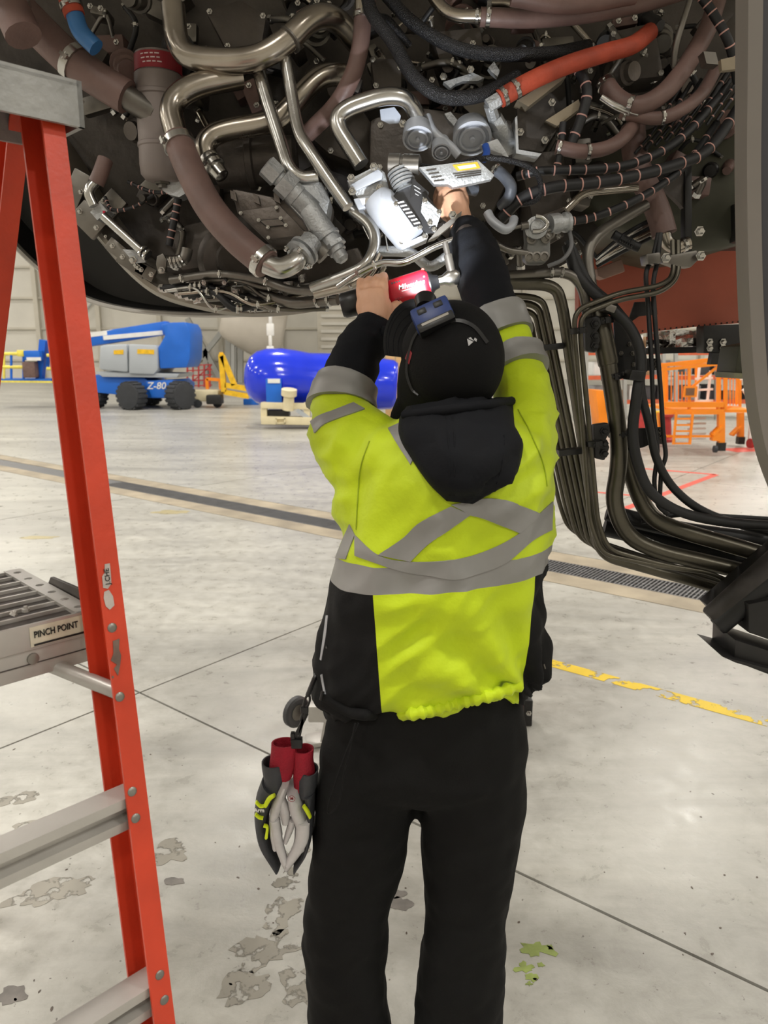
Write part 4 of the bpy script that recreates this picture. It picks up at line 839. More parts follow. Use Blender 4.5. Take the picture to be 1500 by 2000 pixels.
patch(tape, [(881, 986), (960, 973), (1018, 988), (1055, 1004)], [(918, 1006), (945, 1012), (972, 1023), (1016, 1042)], refl, jacket, .0034)
patch(tape, [(683, 1024), (668, 1060), (656, 1090)], [(694, 1045), (684, 1070), (676, 1092)], refl, jacket, .002, 14)
patch(tape, [(758, 838), (784, 880), (802, 908)], [(784, 826), (796, 866), (806, 900)], refl, jacket, .0025, 14)
# hood hanging down the back
hA = [(782, 806), (780, 850), (800, 890), (838, 945), (872, 978)]; hB = [(1002, 780), (1004, 838), (1021, 872), (1000, 935), (922, 984)]
hood = patch('hood', hA, hB, navy, jacket, .004, 34, 25, bulge=lambda s, t: 0.048*(math.sin(math.pi*t)**.45)*(0.55+.45*math.sin(math.pi*min(1, s*1.1)))*(1 if s < .8 else max(0.0, (1-(s-.8)/.2))**.5)+.004*noise.noise(V((s*5, t*5, 1))), label='black hood hanging down the back', thick=.004)
def on(u, v, off=0.0, bv=None): h, nn = cast(u, v, bv); return h+nn*off
HB = BVHTree.FromPolygons([v.co+rootorg(hood) for v in hood.data.vertices], [tuple(p.vertices) for p in hood.data.polygons])
MB().tube(catmull([on(u, v, .001, HB) for u, v in [(790, 812), (840, 806), (900, 798), (960, 790), (998, 784)]], 6), .008, 10).build('hood_hem', navy, hood)
for L in ([(872, 815), (876, 860), (878, 920), (878, 968)], [(884, 815), (888, 860), (888, 920), (886, 968)], [(985, 850), (982, 900), (970, 945)]):
    MB().tube(catmull([on(u, v, .0005, HB) for u, v in L], 5), .0014, 6).build('seam', navy, hood)
seamy = mat('yellow_seam', rgb(150, 170, 12), .7)
for L in ([(722, 862), (708, 900), (702, 930), (700, 960), (698, 990), (697, 1015), (696, 1035)], [(1012, 800), (1028, 830), (1042, 860), (1055, 890), (1064, 920), (1068, 950)]): MB().tube(catmull([on(q_.x, q_.y, .0008) for q_ in res(smooth2(L), 60)], 2), .0012, 6).build('seam', seamy, jacket)
# gathered yellow hem
hm = [(748, 1396), (800, 1396), (850, 1386), (900, 1372), (960, 1358), (1018, 1338)]; hp = catmull([on(u, v, -.002) for u, v in hm], 14)
MB().tube(hp, [.0105+.0025*math.sin(i*1.3) for i in range(len(hp))], 10).build('hem', hivis, jacket)
lp_ = catmull([on(u, v, .0008) for u, v in [(640, 1362), (680, 1388), (720, 1396), (748, 1396)]], 8); MB().tube(lp_, .010, 10).build('hem', blackf, jacket)
# pocket zip and pulls
zipm = mat('pale_zip_tape', rgb(170, 172, 178), .4, .3)
patch('pocket_zip', [(637, 1202), (632, 1240), (625, 1288)], [(641, 1202), (637, 1240), (628, 1290)], zipm, jacket, .001, 12, 3)
patch('pocket_zip', [(626, 1318), (630, 1340), (633, 1356)], [(630, 1316), (634, 1340), (637, 1356)], zipm, jacket, .001, 10, 3)
MB().cyl(on(634, 1350, .004), on(632, 1366, .006), .003, seg=8).build('zip_pull', blackmet, jacket); MB().cyl(on(1060, 1296, .002), on(1062, 1304, .004), .002, seg=8).build('zip_pull', steel_d, jacket)
# sleeves
def sl(name, L, m, k=1.0, lab=None, wr=.004, seed=0):
    mb = MB(); arm(mb, L, 26, k); me = mb.mesh(name); me.update()
    ns = [v.normal.copy() for v in me.vertices]
    for v, n_ in zip(me.vertices, ns): v.co += n_*wr*noise.noise(V((v.co.x*30, v.co.y*30, v.co.z*55+seed)))
    o = link_mesh(name, me, m, jacket, sharp=60); 
    if lab: o['label'] = lab
    return o
sl('sleeve_cuff', LN, navy, 1.0, 'black lower sleeve', .007); sl('sleeve_cuff', RN, navy, 1.0, 'black lower sleeve', .007, 5)
sl('reflective_band', [(667, 796, 1.383, 64), (670, 776, 1.393, 61), (677, 752, 1.407, 58)], refl, 1.10); patch(tape, [(608, 824), (625, 812), (645, 805), (690, 788)], [(616, 846), (630, 832), (650, 822), (712, 800)], refl, jacket, .003, 24)
sl('reflective_band', [(987, 662, 1.452, 52), (978, 640, 1.463, 52), (968, 614, 1.476, 52)], refl, 1.12); sl('reflective_band', [(1012, 732, 1.408, 58), (1004, 712, 1.422, 57), (998, 696, 1.432, 57)], refl, 1.12)
c = P(752, 655, 1.46); MB().box(c, (.016, .02, .035), (V((.9, -.3, -.2)).normalized(), V((.3, .95, 0)).normalized(), V((.2, 0, .97)).normalized())).build('cuff_tab', navy, jacket, bevel=.004)
MB().box(c+V((-.012, -.008, -.01)), (.012, .006, .03)).build('cuff_tab', navy, jacket, bevel=.002)
# ---- trousers
tb = MB()
tb.loft([ring(l, r, v, 1.31, b) for v, l, r, b in [(1335, 660, 1012, .12), (1400, 642, 1022, .125), (1470, 626, 1028, .128), (1550, 618, 1024, .125), (1572, 616, 1020, .115), (1584, 640, 1000, .09)]])
tb.loft([ring(l, r, v, Y, b, 30) for v, l, r, Y, b in [(1520, 622, 800, 1.31, .10), (1590, 614, 806, 1.31, .108), (1612, 614, 800, 1.31, .106), (1660, 612, 795, 1.31, .102), (1710, 606, 785, 1.312, .096), (1760, 597, 768, 1.315, .09), (1800, 593, 759, 1.318, .088), (1850, 594, 756, 1.32, .086), (1900, 596, 752, 1.325, .086), (1950, 600, 756, 1.33, .088), (2000, 605, 764, 1.335, .09), (2080, 606, 768, 1.34, .094), (2190, 612, 770, 1.34, .10)]])
tb.loft([ring(l, r, v, Y, b, 30) for v, l, r, Y, b in [(1520, 815, 1024, 1.31, .10), (1590, 816, 1021, 1.31, .108), (1612, 821, 1019, 1.31, .106), (1660, 822, 1012, 1.31, .102), (1710, 824, 1004, 1.312, .096), (1760, 829, 996, 1.315, .09), (1800, 830, 986, 1.318, .088), (1850, 824, 986, 1.32, .086), (1900, 815, 988, 1.325, .086), (1950, 811, 984, 1.33, .088), (2000, 809, 980, 1.335, .09), (2080, 812, 978, 1.34, .094), (2190, 818, 978, 1.34, .10)]])
tm = remesh(tb, 0.008, 5); tm.update(); ns = [v.normal.copy() for v in tm.vertices]
for v, n_ in zip(tm.vertices, ns): v.co += n_*(0.006*noise.noise(V((v.co.x*10+v.co.z*9, v.co.y*9, v.co.z*16-v.co.x*8)))+.003*noise.noise(v.co*30))
tro = link_mesh('trousers', tm, trous, MAN, sharp=None); tro.data.shade_smooth(); tro['label'] = 'loose black work trousers'
MB().tube(catmull([P(700, 1412, 1.155), P(676, 1470, 1.15), P(655, 1530, 1.155), P(640, 1578, 1.165), P(645, 1588, 1.165), P(662, 1568, 1.16), P(672, 1510, 1.15), P(686, 1450, 1.15), P(694, 1412, 1.155)], 6), .0016, 6).build('drawcord', blackf, tro)
for q in (P(688, 2190, 1.34), P(898, 2190, 1.34)):
    sh = MB(); prof = [(-.12, .030, .05), (-.08, .040, .075), (0, .044, .11), (.06, .046, .075), (.12, .048, .058), (.165, .040, .045), (.185, .02, .03)]
    sh.loft([[V((q.x+a*math.cos(2*math.pi*k/18), q.y+dy, .012+h/2+h/2*math.sin(2*math.pi*k/18))) for k in range(18)] for dy, a, h in prof]); bt = sh.build('boot', mat('black_leather', rgb(24, 23, 22), .4), MAN)
    MB().loft([[V((q.x+.05*math.cos(2*math.pi*k/20), q.y+.03+.155*math.sin(2*math.pi*k/20), z)) for k in range(20)] for z in (0.0, .014)]).build('sole', black, bt)
# ---- body: one continuous skin, hands and head
HC = P(872, 716, 1.315); FD = V((-.34, .66, .67)).normalized(); UD = (V((0, 0, 1))-FD*FD.z).normalized(); SD = FD.cross(UD).normalized()
hd = lambda s, f, u: HC+SD*s+FD*f+UD*u
bd = MB(); bd.ell(hd(0, 0, .01), (.068, .086, .096), (SD, FD, UD), 24, 16); bd.ell(hd(0, .03, -.05), (.052, .058, .062), (SD, FD, UD))
bd.ell(hd(0, .090, -.015), (.012, .016, .022), (SD, FD, UD)); bd.ell(hd(0, .085, -.055), (.022, .012, .007), (SD, FD, UD))
for s in (-1, 1): bd.ell(hd(s*.062, -.005, -.01), (.01, .018, .03), (SD, FD, UD)); bd.ell(hd(s*.03, .072, .012), (.014, .012, .009), (SD, FD, UD))
bd.tube([hd(0, -.02, -.06), P(885, 840, 1.30), P(888, 880, 1.30)], [.055, .058, .07], 18)
bd.loft([ring(l, r, v, 1.31, b, 24) for v, l, r, b in [(1560, 680, 960, .06), (1500, 660, 980, .085), (1450, 660, 990, .09), (1250, 690, 1000, .095), (1050, 720, 1030, .10), (930, 740, 1025, .09), (860, 800, 980, .06)]])
arm(bd, LS, 14, .55); arm(bd, LN[:3]+[(722, 645, 1.49, 27), (730, 620, 1.505, 26)], 14, .8); arm(bd, RS, 14, .6); arm(bd, RN[:3]+[(915, 470, 1.69, 24), (900, 435, 1.735, 24)], 14, .75)
for L in ([(710, 1580, 1.31), (700, 1750, 1.315), (678, 1850, 1.32), (684, 2000, 1.335), (690, 2185, 1.34)], [(905, 1580, 1.31), (908, 1750, 1.315), (905, 1850, 1.32), (897, 2000, 1.335), (898, 2185, 1.34)]):
    bd.tube([P(*q) for q in L], [.075, .06, .05, .045, .035], 14)
# left hand on the tool: back of hand to the camera
TA, TB = P(672, 597, 1.555), P(893, 540, 1.555); TD = (TB-TA).normalized(); TU = V((0, 0, 1)); TU = (TU-TD*TU.dot(TD)).normalized(); TN = TD.cross(TU)
if TN.y > 0: TN = -TN
def tp(t, up, out): return TA+TD*t+TU*up+TN*out        # out: towards the camera
px = .00112
bd.tube([P(730, 628, 1.502), P(732, 606, 1.512), P(730, 585, 1.518), P(728, 566, 1.52)], [.027, .030, .031, .026], 18)
bd.ell(P(729, 598, 1.518), (.035, .018, .034)); bd.ell(P(752, 612, 1.515), (.017, .018, .032))
for i, (u, v, l) in enumerate([(705, 572, .040), (719, 559, .044), (735, 552, .044), (749, 555, .040)]):
    k = P(u, v, 1.516); t0 = (k-TA).dot(TD)
    bd.tube(catmull([P(u+3, v+26, 1.517), k, tp(t0+.004, .034, .012), tp(t0+.006, .034, -.016), tp(t0+.006, .012, -.032), tp(t0+.006, -.010, -.030)], 4), [.0088]*3+[.0098]*3+[.0088]*4+[.0086]*4+[.0084]*6+[.008], 12)
bd.tube(catmull([P(748, 634, 1.512), P(764, 618, 1.52), P(775, 598, 1.535), tp(.112, -.026, -.012), tp(.112, -.010, -.030)], 5), [.017]*5+[.0145]*5+[.012]*5+[.0105]*5+[.009], 12)
# right hand inside the engine, closed on a line
bd.ell(P(884, 396, 1.765), (.038, .02, .044)); bd.tube([P(902, 440, 1.73), P(893, 415, 1.75), P(884, 390, 1.765)], [.026, .028, .03], 16)
for i, (u, v) in enumerate([(866, 376), (876, 366), (888, 362), (900, 364)]):
    k = P(u, v, 1.767); bd.tube(catmull([P(u+2, v+24, 1.765), k, k+V((-.006, .022, .014)), k+V((-.004, .046, -.002)), k+V((0, .05, -.026))], 4), [.011]*4+[.011]*4+[.010]*4+[.009]*5, 12)
bd.tube(catmull([P(868, 412, 1.763), P(858, 398, 1.775), P(856, 380, 1.79), P(862, 368, 1.80)], 4), [.015]*4+[.0125]*4+[.011]*4+[.009], 12)
bm_ = remesh(bd, 0.0026, 2, .5); body_o = link_mesh('body', bm_, skin, MAN, sharp=None); body_o.data.shade_smooth()
BB = BVHTree.FromPolygons([v.co+rootorg(body_o) for v in body_o.data.vertices], [tuple(p.vertices) for p in body_o.data.polygons])
# ---- cap
cv = []; nT, nA = 18, 40
for i in range(nT+1):
    th = R(112)*i/nT
    for j in range(nA):
        a = 2*math.pi*j/nA; f = math.sin(a); k = 1.0
        low_ = 1-.25*max(0, f)*(i/nT)
        t2 = th*low_
        cv.append(hd(.085*math.sin(t2)*math.cos(a), .100*math.sin(t2)*math.sin(a)-.004, .020+.098*math.cos(t2)))
mb = MB(); mb.add(cv, [(i*nA+j, (i+1)*nA+j, (i+1)*nA+(j+1) % nA, i*nA+(j+1) % nA) for i in range(nT) for j in range(nA)])
inner = [HC+(p-HC)*.965 for p in cv]; k0 = len(mb.v); mb.add(inner, [(i*nA+j, i*nA+(j+1) % nA, (i+1)*nA+(j+1) % nA, (i+1)*nA+j) for i in range(nT) for j in range(nA)])
mb.f += [(nT*nA+j, nT*nA+j+k0, nT*nA+(j+1) % nA+k0, nT*nA+(j+1) % nA) for j in range(nA)]
cap = mb.build('baseball_cap', capm, MAN, sharp=60, label='black baseball cap')
CB = BVHTree.FromPolygons([v.co+rootorg(cap) for v in cap.data.vertices], [tuple(p.vertices) for p in cap.data.polygons])
br = MB(); rows = []
for i in range(9):
    t = i/8; row = []
    for j in range(21):
        a = R(-78+156*j/20); L_ = .072*math.cos(a*.85)**.7*t
        row.append(hd(math.sin(a)*(.085+.010*t), math.cos(a)*.092+L_-.004, .022-.030*(math.sin(a)**2)*(.4+.9*t)-.004*t))
    rows.append(row)
top = [p for r in rows for p in r]; bot = [p-UD*.003 for p in top]; q = [(i*21+j, i*21+j+1, (i+1)*21+j+1, (i+1)*21+j) for i in range(8) for j in range(20)]; n_ = len(top)
bd_ = [j for j in range(21)]+[i*21+20 for i in range(1, 9)]+[8*21+j for j in range(19, -1, -1)]+[i*21 for i in range(7, 0, -1)]
br.add(top+bot, q+[tuple(z+n_ for z in reversed(f)) for f in q]+[(bd_[k], bd_[(k+1) % len(bd_)], bd_[(k+1) % len(bd_)]+n_, bd_[k]+n_) for k in range(len(bd_))]); brim = br.build('brim', capm, cap, sharp=60)
for t in (2, 4, 6, 7): MB().tube(rows[t], .0008, 5).build('stitching', navy, brim)
grey = mat('silver_embroidery', rgb(170, 170, 172), .5)
def decal(name, poly, m, parent, bv, off=.0012):
    pts = [on(u, v, off, bv) for u, v in poly]; return MB().prism(pts, (0, .002, 0)).build(name, m, parent, sharp=None)
decal('emblem', [(912, 662), (924, 668), (915, 676)], grey, cap, CB); decal('emblem', [(914, 661), (919, 659), (926, 667)], grey, cap, CB); decal('emblem', [(927, 660), (931, 663), (930, 668), (925, 664)], grey, cap, CB)
decal('red_patch', [(792, 700), (800, 680), (806, 690), (800, 712)], redlab, cap, CB)
gw = MB(); rg = []
for f, u, a, b in ((.0, .03, .078, .090), (-.002, .0, .081, .092), (-.004, -.03, .079, .090), (-.010, -.06, .074, .086), (-.016, -.09, .066, .078), (-.022, -.13, .068, .082)):
    rg.append([hd(a*math.cos(2*math.pi*k/30), f+b*math.sin(2*math.pi*k/30)*(1 if math.sin(2*math.pi*k/30) < 0 else .86), u) for k in range(30)])
gw.loft(rg, cap=False); gw.loft([[HC+(p-HC)*.97 for p in r] for r in rg], cap=False); gt = gw.build('neck_gaiter', capm, MAN, sharp=60, label='black stretch gaiter over the back of the head')
# ---- head lamp: battery pack, strap and the lamp itself
HL = thing('head_lamp', 'blue and black head lamp strapped on the black cap', 'head lamp', P(845, 614, 1.30))
hx = (P(878, 592, 1.30)-P(812, 622, 1.30)).normalized(); hn = V((0.0, -.90, .35)); hn = (hn-hx*hn.dot(hx)).normalized(); hy = hn.cross(hx)
c = P(845, 617, 1.235)
blk = mat('black_plastic', rgb(22, 22, 24), .35); bluep = mat('blue_plastic', rgb(28, 52, 112), .35)
case_ = MB().box(c, (.064, .040, .030), (hx, hy, hn)).build('lamp_case', bluep, HL, bevel=.006)
MB().box(c-hy*.016+hn*.0005, (.062, .016, .032), (hx, hy, hn)).build('lamp_bezel', blk, HL, bevel=.004); MB().box(c-hy*.013+hn*.016, (.046, .004, .003), (hx, hy, hn)).build('lamp_strip', mat('smoked_lens', rgb(120, 112, 96), .3), case_)
for s in (-1, 1): MB().box(c+hx*(s*.014)+hy*.009+hn*.0145, (.015, .010, .004), (hx, hy, hn)).build('button', blk, case_, bevel=.002)
for L in ([(822, 642), (806, 670), (796, 720), (793, 770), (800, 796)], [(828, 640), (860, 634), (895, 628), (925, 640), (950, 670)]):
    pts = catmull([on(u, v, .0025, CB) for u, v in L], 7); sb = MB()
    for i in range(len(pts)-1):
        if (pts[i+1]-pts[i]).length > 1e-4: sb.bar(pts[i], pts[i+1]+(pts[i+1]-pts[i])*.05, .006 if L[0][0] == 828 else .004, .0022, V((0, -1, .3)))
    sb.build('strap', blk, HL)
lens = c+V((-.005, .13, .030)); MB().lathe(lens, V((.05, .8, .6)), [(-.02, .016), (.006, .02), (.008, .018)], 18).build('lamp_head', blk, HL); MB().lathe(lens+V((.05, .8, .6)).normalized()*.007, V((.05, .8, .6)), [(0, .015), (.002, .015)], 18).build('lamp_lens', mat('lit_lens', (1, 1, 1, 1), .2, em=20), HL)
sl_ = bpy.data.lights.new('head_lamp_beam', 'SPOT'); sl_.energy = 17; sl_.spot_size = R(66); sl_.spot_blend = 1.0; sl_.shadow_soft_size = .012; sl_.color = (.92, .96, 1)
so = bpy.data.objects.new('head_lamp_beam', sl_); COL.objects.link(so); so.parent = HL
lp0 = lens+V((.05, .8, .6)).normalized()*.016; so.location = lp0-rootorg(HL); so.rotation_euler = (P(845, 345, 1.8)-lp0).to_track_quat('-Z', 'Y').to_euler()
# ---- cordless ratchet in the left hand
RT = thing('cordless_ratchet', 'red and black cordless ratchet held in the raised hand', 'power tool', TA)
redp_ = mat('red_tool_plastic', rgb(176, 22, 40), .38, 0, .08, 20)
ax3 = (TD, TN, TU)
def sec(t, a, b, n=24, e=3.2):
    o_ = []
    for k in range(n):
        th = 2*math.pi*k/n; ct, st = math.cos(th), math.sin(th); o_.append(tp(t, b*math.copysign(abs(st)**(2/e), st), a*math.copysign(abs(ct)**(2/e), ct)))
    return o_
MB().loft([sec(-.006, .019, .021, e=2.4), sec(0, .022, .025, e=2.4), sec(.03, .023, .026, e=2.4), sec(.036, .020, .022, e=2.4)]).build('battery', blk, RT)
MB().loft([sec(.03, .018, .020), sec(.06, .018, .020), sec(.10, .019, .022), sec(.13, .017, .019)]).build('grip', mat('charcoal_overmould', rgb(52, 52, 56), .6), RT)
rb = MB().loft([sec(.090, .018, .020), sec(.10, .022, .026), (sec(.125, .023, .028)), sec(.165, .024, .030), sec(.172, .023, .028), sec(.176, .020, .024)]).build('tool_body', redp_, RT, sharp=30)
MB().loft([sec(.172, .021, .025, e=2.2), sec(.178, .021, .025, e=2.2), sec(.186, .014, .016, e=2.2), sec(.196, .012, .013, e=2.2)]).build('collar', blk, RT)
MB().loft([sec(.192, .010, .010, e=2.2), sec(.206, .011, .010, e=2.2), sec(.216, .012, .016, e=2.2), sec(.232, .012, .017, e=2.2), sec(.24, .008, .010, e=2.2)]).build('ratchet_head', steel, RT)
MB().cyl(tp(.226, .012, 0), tp(.226, .045, -.004), .009).cyl(tp(.226, .045, -.004), tp(.226, .07, -.006), .006).build('socket', steel_d, RT)
tw_ = mat('white_print', rgb(238, 236, 236), .4)
put_text('Milwaukee', .0135, (TD, TU), tp(.140, .005, .0246), tw_, rb, shear=.25, xs=.92)
MB().prism([tp(.118, -.002, .0238), tp(.162, .000, .0246), tp(.164, -.0015, .0246), tp(.120, -.0035, .0238)], TN*.0008).build('print_stroke', tw_, rb)
for k in range(4): MB().box(tp(.104+k*.005, .017, .0215), (.003, .004, .003), ax3).build('vent_slot', blk, rb); MB().box(tp(.104+k*.005, -.014, .0225), (.003, .004, .003), ax3).build('vent_slot', redlab, rb)
MB().ell(tp(.170, .029, .002), (.003, .003, .003)).build('indicator_led', mat('red_led', (1, .1, .08, 1), .3, em=6), RT)
for (t, u) in ((.168, .014), (.166, -.018), (.108, -.020)): MB().cyl(tp(t, u, .021), tp(t, u, .0252), .0025, seg=8).build('screw', blk, rb)
# ================================================================== GLOVES HANGING FROM THE POCKET
gl_grey = mat('charcoal_glove_back', rgb(58, 60, 64), .6, 0, .1, 30, .15, 200); gl_palm = mat('pale_grey_leather_palm', rgb(198, 196, 196), .65, 0, .06, 30, .15, 150); gl_red = mat('red_knit_cuff', rgb(156, 20, 42), .8, 0, .1, 40, .35, 260); gl_y = mat('glove_hi_vis_trim', rgb(214, 232, 24), .55)
GY = 1.262
def gpt(u, v, dy=0): return P(u, v, GY+dy)
def glove(lab, cuff, gaunt, backp, palmp, s, thumb, trim):
    g = thing('work_glove', lab, 'glove', gpt(*cuff[0]))
    def loft2(name, L, m, dep, parent=None, lab2=None, hollow=False):      # L: (v, uL, uR)
        rings = []
        for (v, a, b) in L:
            c = gpt((a+b)/2, v); w = (b-a)/2*SZ(560, v, GY); rings.append([c+V((w*math.cos(2*math.pi*k/20), dep*math.sin(2*math.pi*k/20), 0)) for k in range(20)])
        if hollow:
            top = rings[0]; c = sum(top, V())/20; rings = [[c+(p-c)*.82-V((0, 0, .03)) for p in top], [c+(p-c)*.86 for p in top]]+rings
        return MB().loft(rings).build(name, m, parent or g, sharp=60, label=lab2)
    loft2('knit_cuff', cuff[1], gl_red, .020, None, 'red knit cuff', True)
    loft2('gauntlet', gaunt, gl_grey, .026, None, None, True)
    def chain(name, C, W, dep, m, dy, parent=None):      # curved slab along a pixel path, C centre points, W half-width px
        pts = [gpt(u, v, dy) for u, v in C]; q = catmull(pts, 5); ws = catmull([V((w, 0, 0)) for w in W], 5); rings = []
        for i, p in enumerate(q):
            t = (q[min(i+1, len(q)-1)]-q[max(i-1, 0)]).normalized(); x = t.cross(V((0, 1, 0))).normalized(); w = max(.3, ws[i].x)*SZ(560, 1600, GY)
            rings.append([p+x*(w*math.cos(2*math.pi*k/14))+V((0, dep*math.sin(2*math.pi*k/14), 0)) for k in range(14)])
        return MB().loft(rings).build(name, m, parent or g, sharp=60)
    bk = chain('glove_back', backp[0], backp[1], .036, gl_grey, .004)
    for dy, k in ((-.030, 0), (-.011, 4), (.010, 6), (.030, 2)):
        C = [(u+s*k*.5, v+(k if i > 2 else 0)) for i, (u, v) in enumerate(palmp[0])]; chain('finger', C[2:], [w*.95 for w in palmp[1][2:]], .0115, gl_palm, dy)
    chain('palm', palmp[0][:4], palmp[1][:4], .036, gl_palm, -.003); chain('thumb', thumb[0], thumb[1], .012, gl_palm, -.02)
    for T in trim: chain('trim', T[0], T[1], .006, gl_y, -.036, bk)
    return g, bk
g1, b1 = glove('charcoal work glove with yellow trim and wordmark, red cuff, hanging farther from the trousers', ((556, 1470), [(1450, 530, 583), (1470, 529, 581), (1495, 526, 578), (1518, 524, 570)]), [(1487, 511, 556), (1500, 512, 560), (1520, 516, 562), (1545, 514, 556)], ([(532, 1530), (517, 1560), (512, 1600), (520, 1640), (545, 1684)], [22, 17, 13, 11, 6]), ([(560, 1520), (545, 1560), (536, 1600), (542, 1640), (556, 1684)], [7, 12, 9, 9, 7]), 1, ([(548, 1550), (556, 1585), (558, 1606)], [6, 10, 7]), [([(500, 1566), (508, 1574), (516, 1574)], [2, 2, 2]), ([(499, 1590), (506, 1596), (514, 1598)], [2, 2, 2]), ([(518, 1574), (526, 1560), (536, 1553)], [4, 4.5, 3]), ([(515, 1612), (522, 1616), (520, 1636)], [1.5, 2.5, 3])])
g2, b2 = glove('charcoal and pale grey work glove with red cuff hanging against the trousers', ((592, 1470), [(1462, 573, 613), (1480, 574, 612), (1510, 572, 616), (1538, 574, 612)]), [(1502, 588, 622), (1515, 580, 621), (1535, 580, 618), (1548, 584, 614)], ([(604, 1540), (607, 1570), (606, 1610), (598, 1650), (578, 1684)], [12, 8, 7, 6, 4]), ([(572, 1536), (580, 1570), (592, 1606), (588, 1644), (562, 1688)], [12, 15, 14, 13, 8]), -1, ([(572, 1600), (566, 1620), (558, 1642)], [7, 7, 5]), [([(593, 1574), (600, 1584), (606, 1596)], [3, 4, 3])])
put_text('Arm', .0105, (V((1, 0, 0)), V((0, 0, 1))), gpt(506, 1583, -.046), white, b1)
MB().lathe(gpt(570, 1560, -.042), V((0, -1, 0)), [(0, .0062), (.0005, .0062), (.0006, .0052)], 20).build('round_mark', redlab, g2); MB().lathe(gpt(570, 1560, -.0427), V((0, -1, 0)), [(0, .0052), (.0004, .0052)], 20).build('round_mark', gl_palm, g2); put_text('M', .008, (V((1, 0, 0)), V((0, 0, 1))), gpt(570, 1560, -.0437), redlab, g2)
# clip and cord
CK = thing('glove_clip', 'black clip and cord holding the gloves at the jacket pocket', 'clip', gpt(580, 1455))
MB().box(gpt(580, 1450, -.01), (.020, .016, .018)).box(gpt(572, 1440, -.01), (.008, .012, .02)).build('clip_jaw', blk, CK, bevel=.002)
MB().bar(gpt(576, 1440, -.01), gpt(594, 1404, -.01), .007, .004, V((0, 1, 0))).bar(gpt(584, 1442, -.01), gpt(592, 1404, -.01), .005, .004, V((0, 1, 0))).build('clip_lever', blk, CK)
MB().box(gpt(595, 1386, -.01), (.014, .010, .012)).build('cord_lock', blk, CK, bevel=.002)
for d in (-1, 1): MB().tube(catmull([gpt(590+d*3, 1408, -.01), gpt(595+d*3, 1386, -.01), gpt(600+d*5, 1368, -.008), gpt(603, 1352, -.005)], 5), .0022, 8).build('cord', blk, CK)
MB().tube(catmull([gpt(601, 1358, -.005), gpt(614, 1326, -.01), gpt(626, 1300, 0), on(640, 1262, -.002)], 5), .0045, 8).build('strap', blk, CK)
# ================================================================== STEPLADDER WITH PLATFORM (left)
fg = mat('orange_fibreglass', rgb(200, 62, 34), .42, 0, .10, 10, .06, 120); al = mat('scuffed_aluminium', rgb(186, 183, 178), .42, .35, .14, 6, .05, 60, stretch=(1, 1, 1)); ald = mat('dark_worn_aluminium', rgb(84, 79, 76), .5, .6, .25, 14)
rd = V((-.7071, -.7071, 0)); wd = V((-.7071, .7071, 0)); nd = -wd; UPZ = V((0, 0, 1))
K0 = P(121, 200, 1.10); K1 = P(343, 2000, .885); kd = (K1-K0)/(K1.z-K0.z)
def kz(z): return K0+kd*(z-K0.z)
LAD = thing('platform_stepladder', 'orange fibreglass platform stepladder with aluminium steps beside the mechanic', 'stepladder', V((kz(0).x, kz(0).y, 0)))
def channel(a, b, e, f, fw=.030, wb=.076, t=.0045):    # C channel from a to b, flange along e, web along f
    def prof(o_): return [o_, o_+e*fw, o_+e*fw+f*t, o_+e*t+f*t, o_+e*t+f*(wb-t), o_+e*fw+f*(wb-t), o_+e*fw+f*wb, o_+f*wb]
    pa, pb = prof(a), prof(b); mb = MB(); mb.add(pa+pb, [(i, (i+1) % 8, (i+1) % 8+8, i+8) for i in range(8)]+[(0, 1, 2, 3), (0, 3, 4, 7), (7, 4, 5, 6), (8, 11, 10, 9), (8, 15, 12, 11), (15, 14, 13, 12)]); return mb
LW = .50
top_z = K0.z+.02
fr = channel(kz(.02), kz(top_z), rd, wd).build('front_rail', fg, LAD, sharp=30)
off2 = rd*LW
fr2 = channel(kz(.02)+off2, kz(top_z)+off2, -rd, wd).build('front_rail', fg, LAD, sharp=30)
# rear rails lean the other way
Q0 = P(58, 270, 1.19); Q1 = P(14, 640, 1.30); qd = (Q1-Q0)/(Q1.z-Q0.z)
def qz(z): return Q0+qd*(z-Q0.z)
channel(qz(.02), qz(top_z), rd, wd, .030, .06).build('rear_rail', fg, LAD, sharp=30); channel(qz(.02)+off2, qz(top_z)+off2, -rd, wd, .030, .06).build('rear_rail', fg, LAD, sharp=30)
for z in (.3, .75): MB().bar(qz(z)+wd*.03, qz(z)+wd*.03+off2, .02, .03).build('rear_brace', al, LAD)
# top cap: shallow tray opening downwards
ct = P(166, 250, 1.10); capo = ct; capL, capW, capH = .56, .15, .058
cm = MB(); zt = capH
def cp(a, b, z): return capo+rd*a+wd*b+UPZ*z
capal = mat('grey_cast_top_cap', rgb(150, 150, 148), .5, .35, .15, 12, .2, 60)
tp_ = MB().prism([cp(0, 0, zt-.012), cp(capL, 0, zt-.012), cp(capL, capW, zt-.012), cp(0, capW, zt-.012)], (0, 0, .012)).build('top_cap', capal, LAD, bevel=.004)
for a0, a1, b0, b1_ in ((0, capL, 0, .007), (0, capL, capW-.007, capW), (0, .007, 0, capW), (capL-.007, capL, 0, capW)): MB().prism([cp(a0, b0, 0), cp(a1, b0, 0), cp(a1, b1_, 0), cp(a0, b1_, 0)], (0, 0, zt)).build('cap_skirt', capal, tp_)
MB().prism([cp(.12, -.003, -.045), cp(.36, -.003, -.045), cp(.36, -.003, .02), cp(.12, -.003, .02)], wd*.006).build('cap_bracket', capal, tp_, bevel=.002)
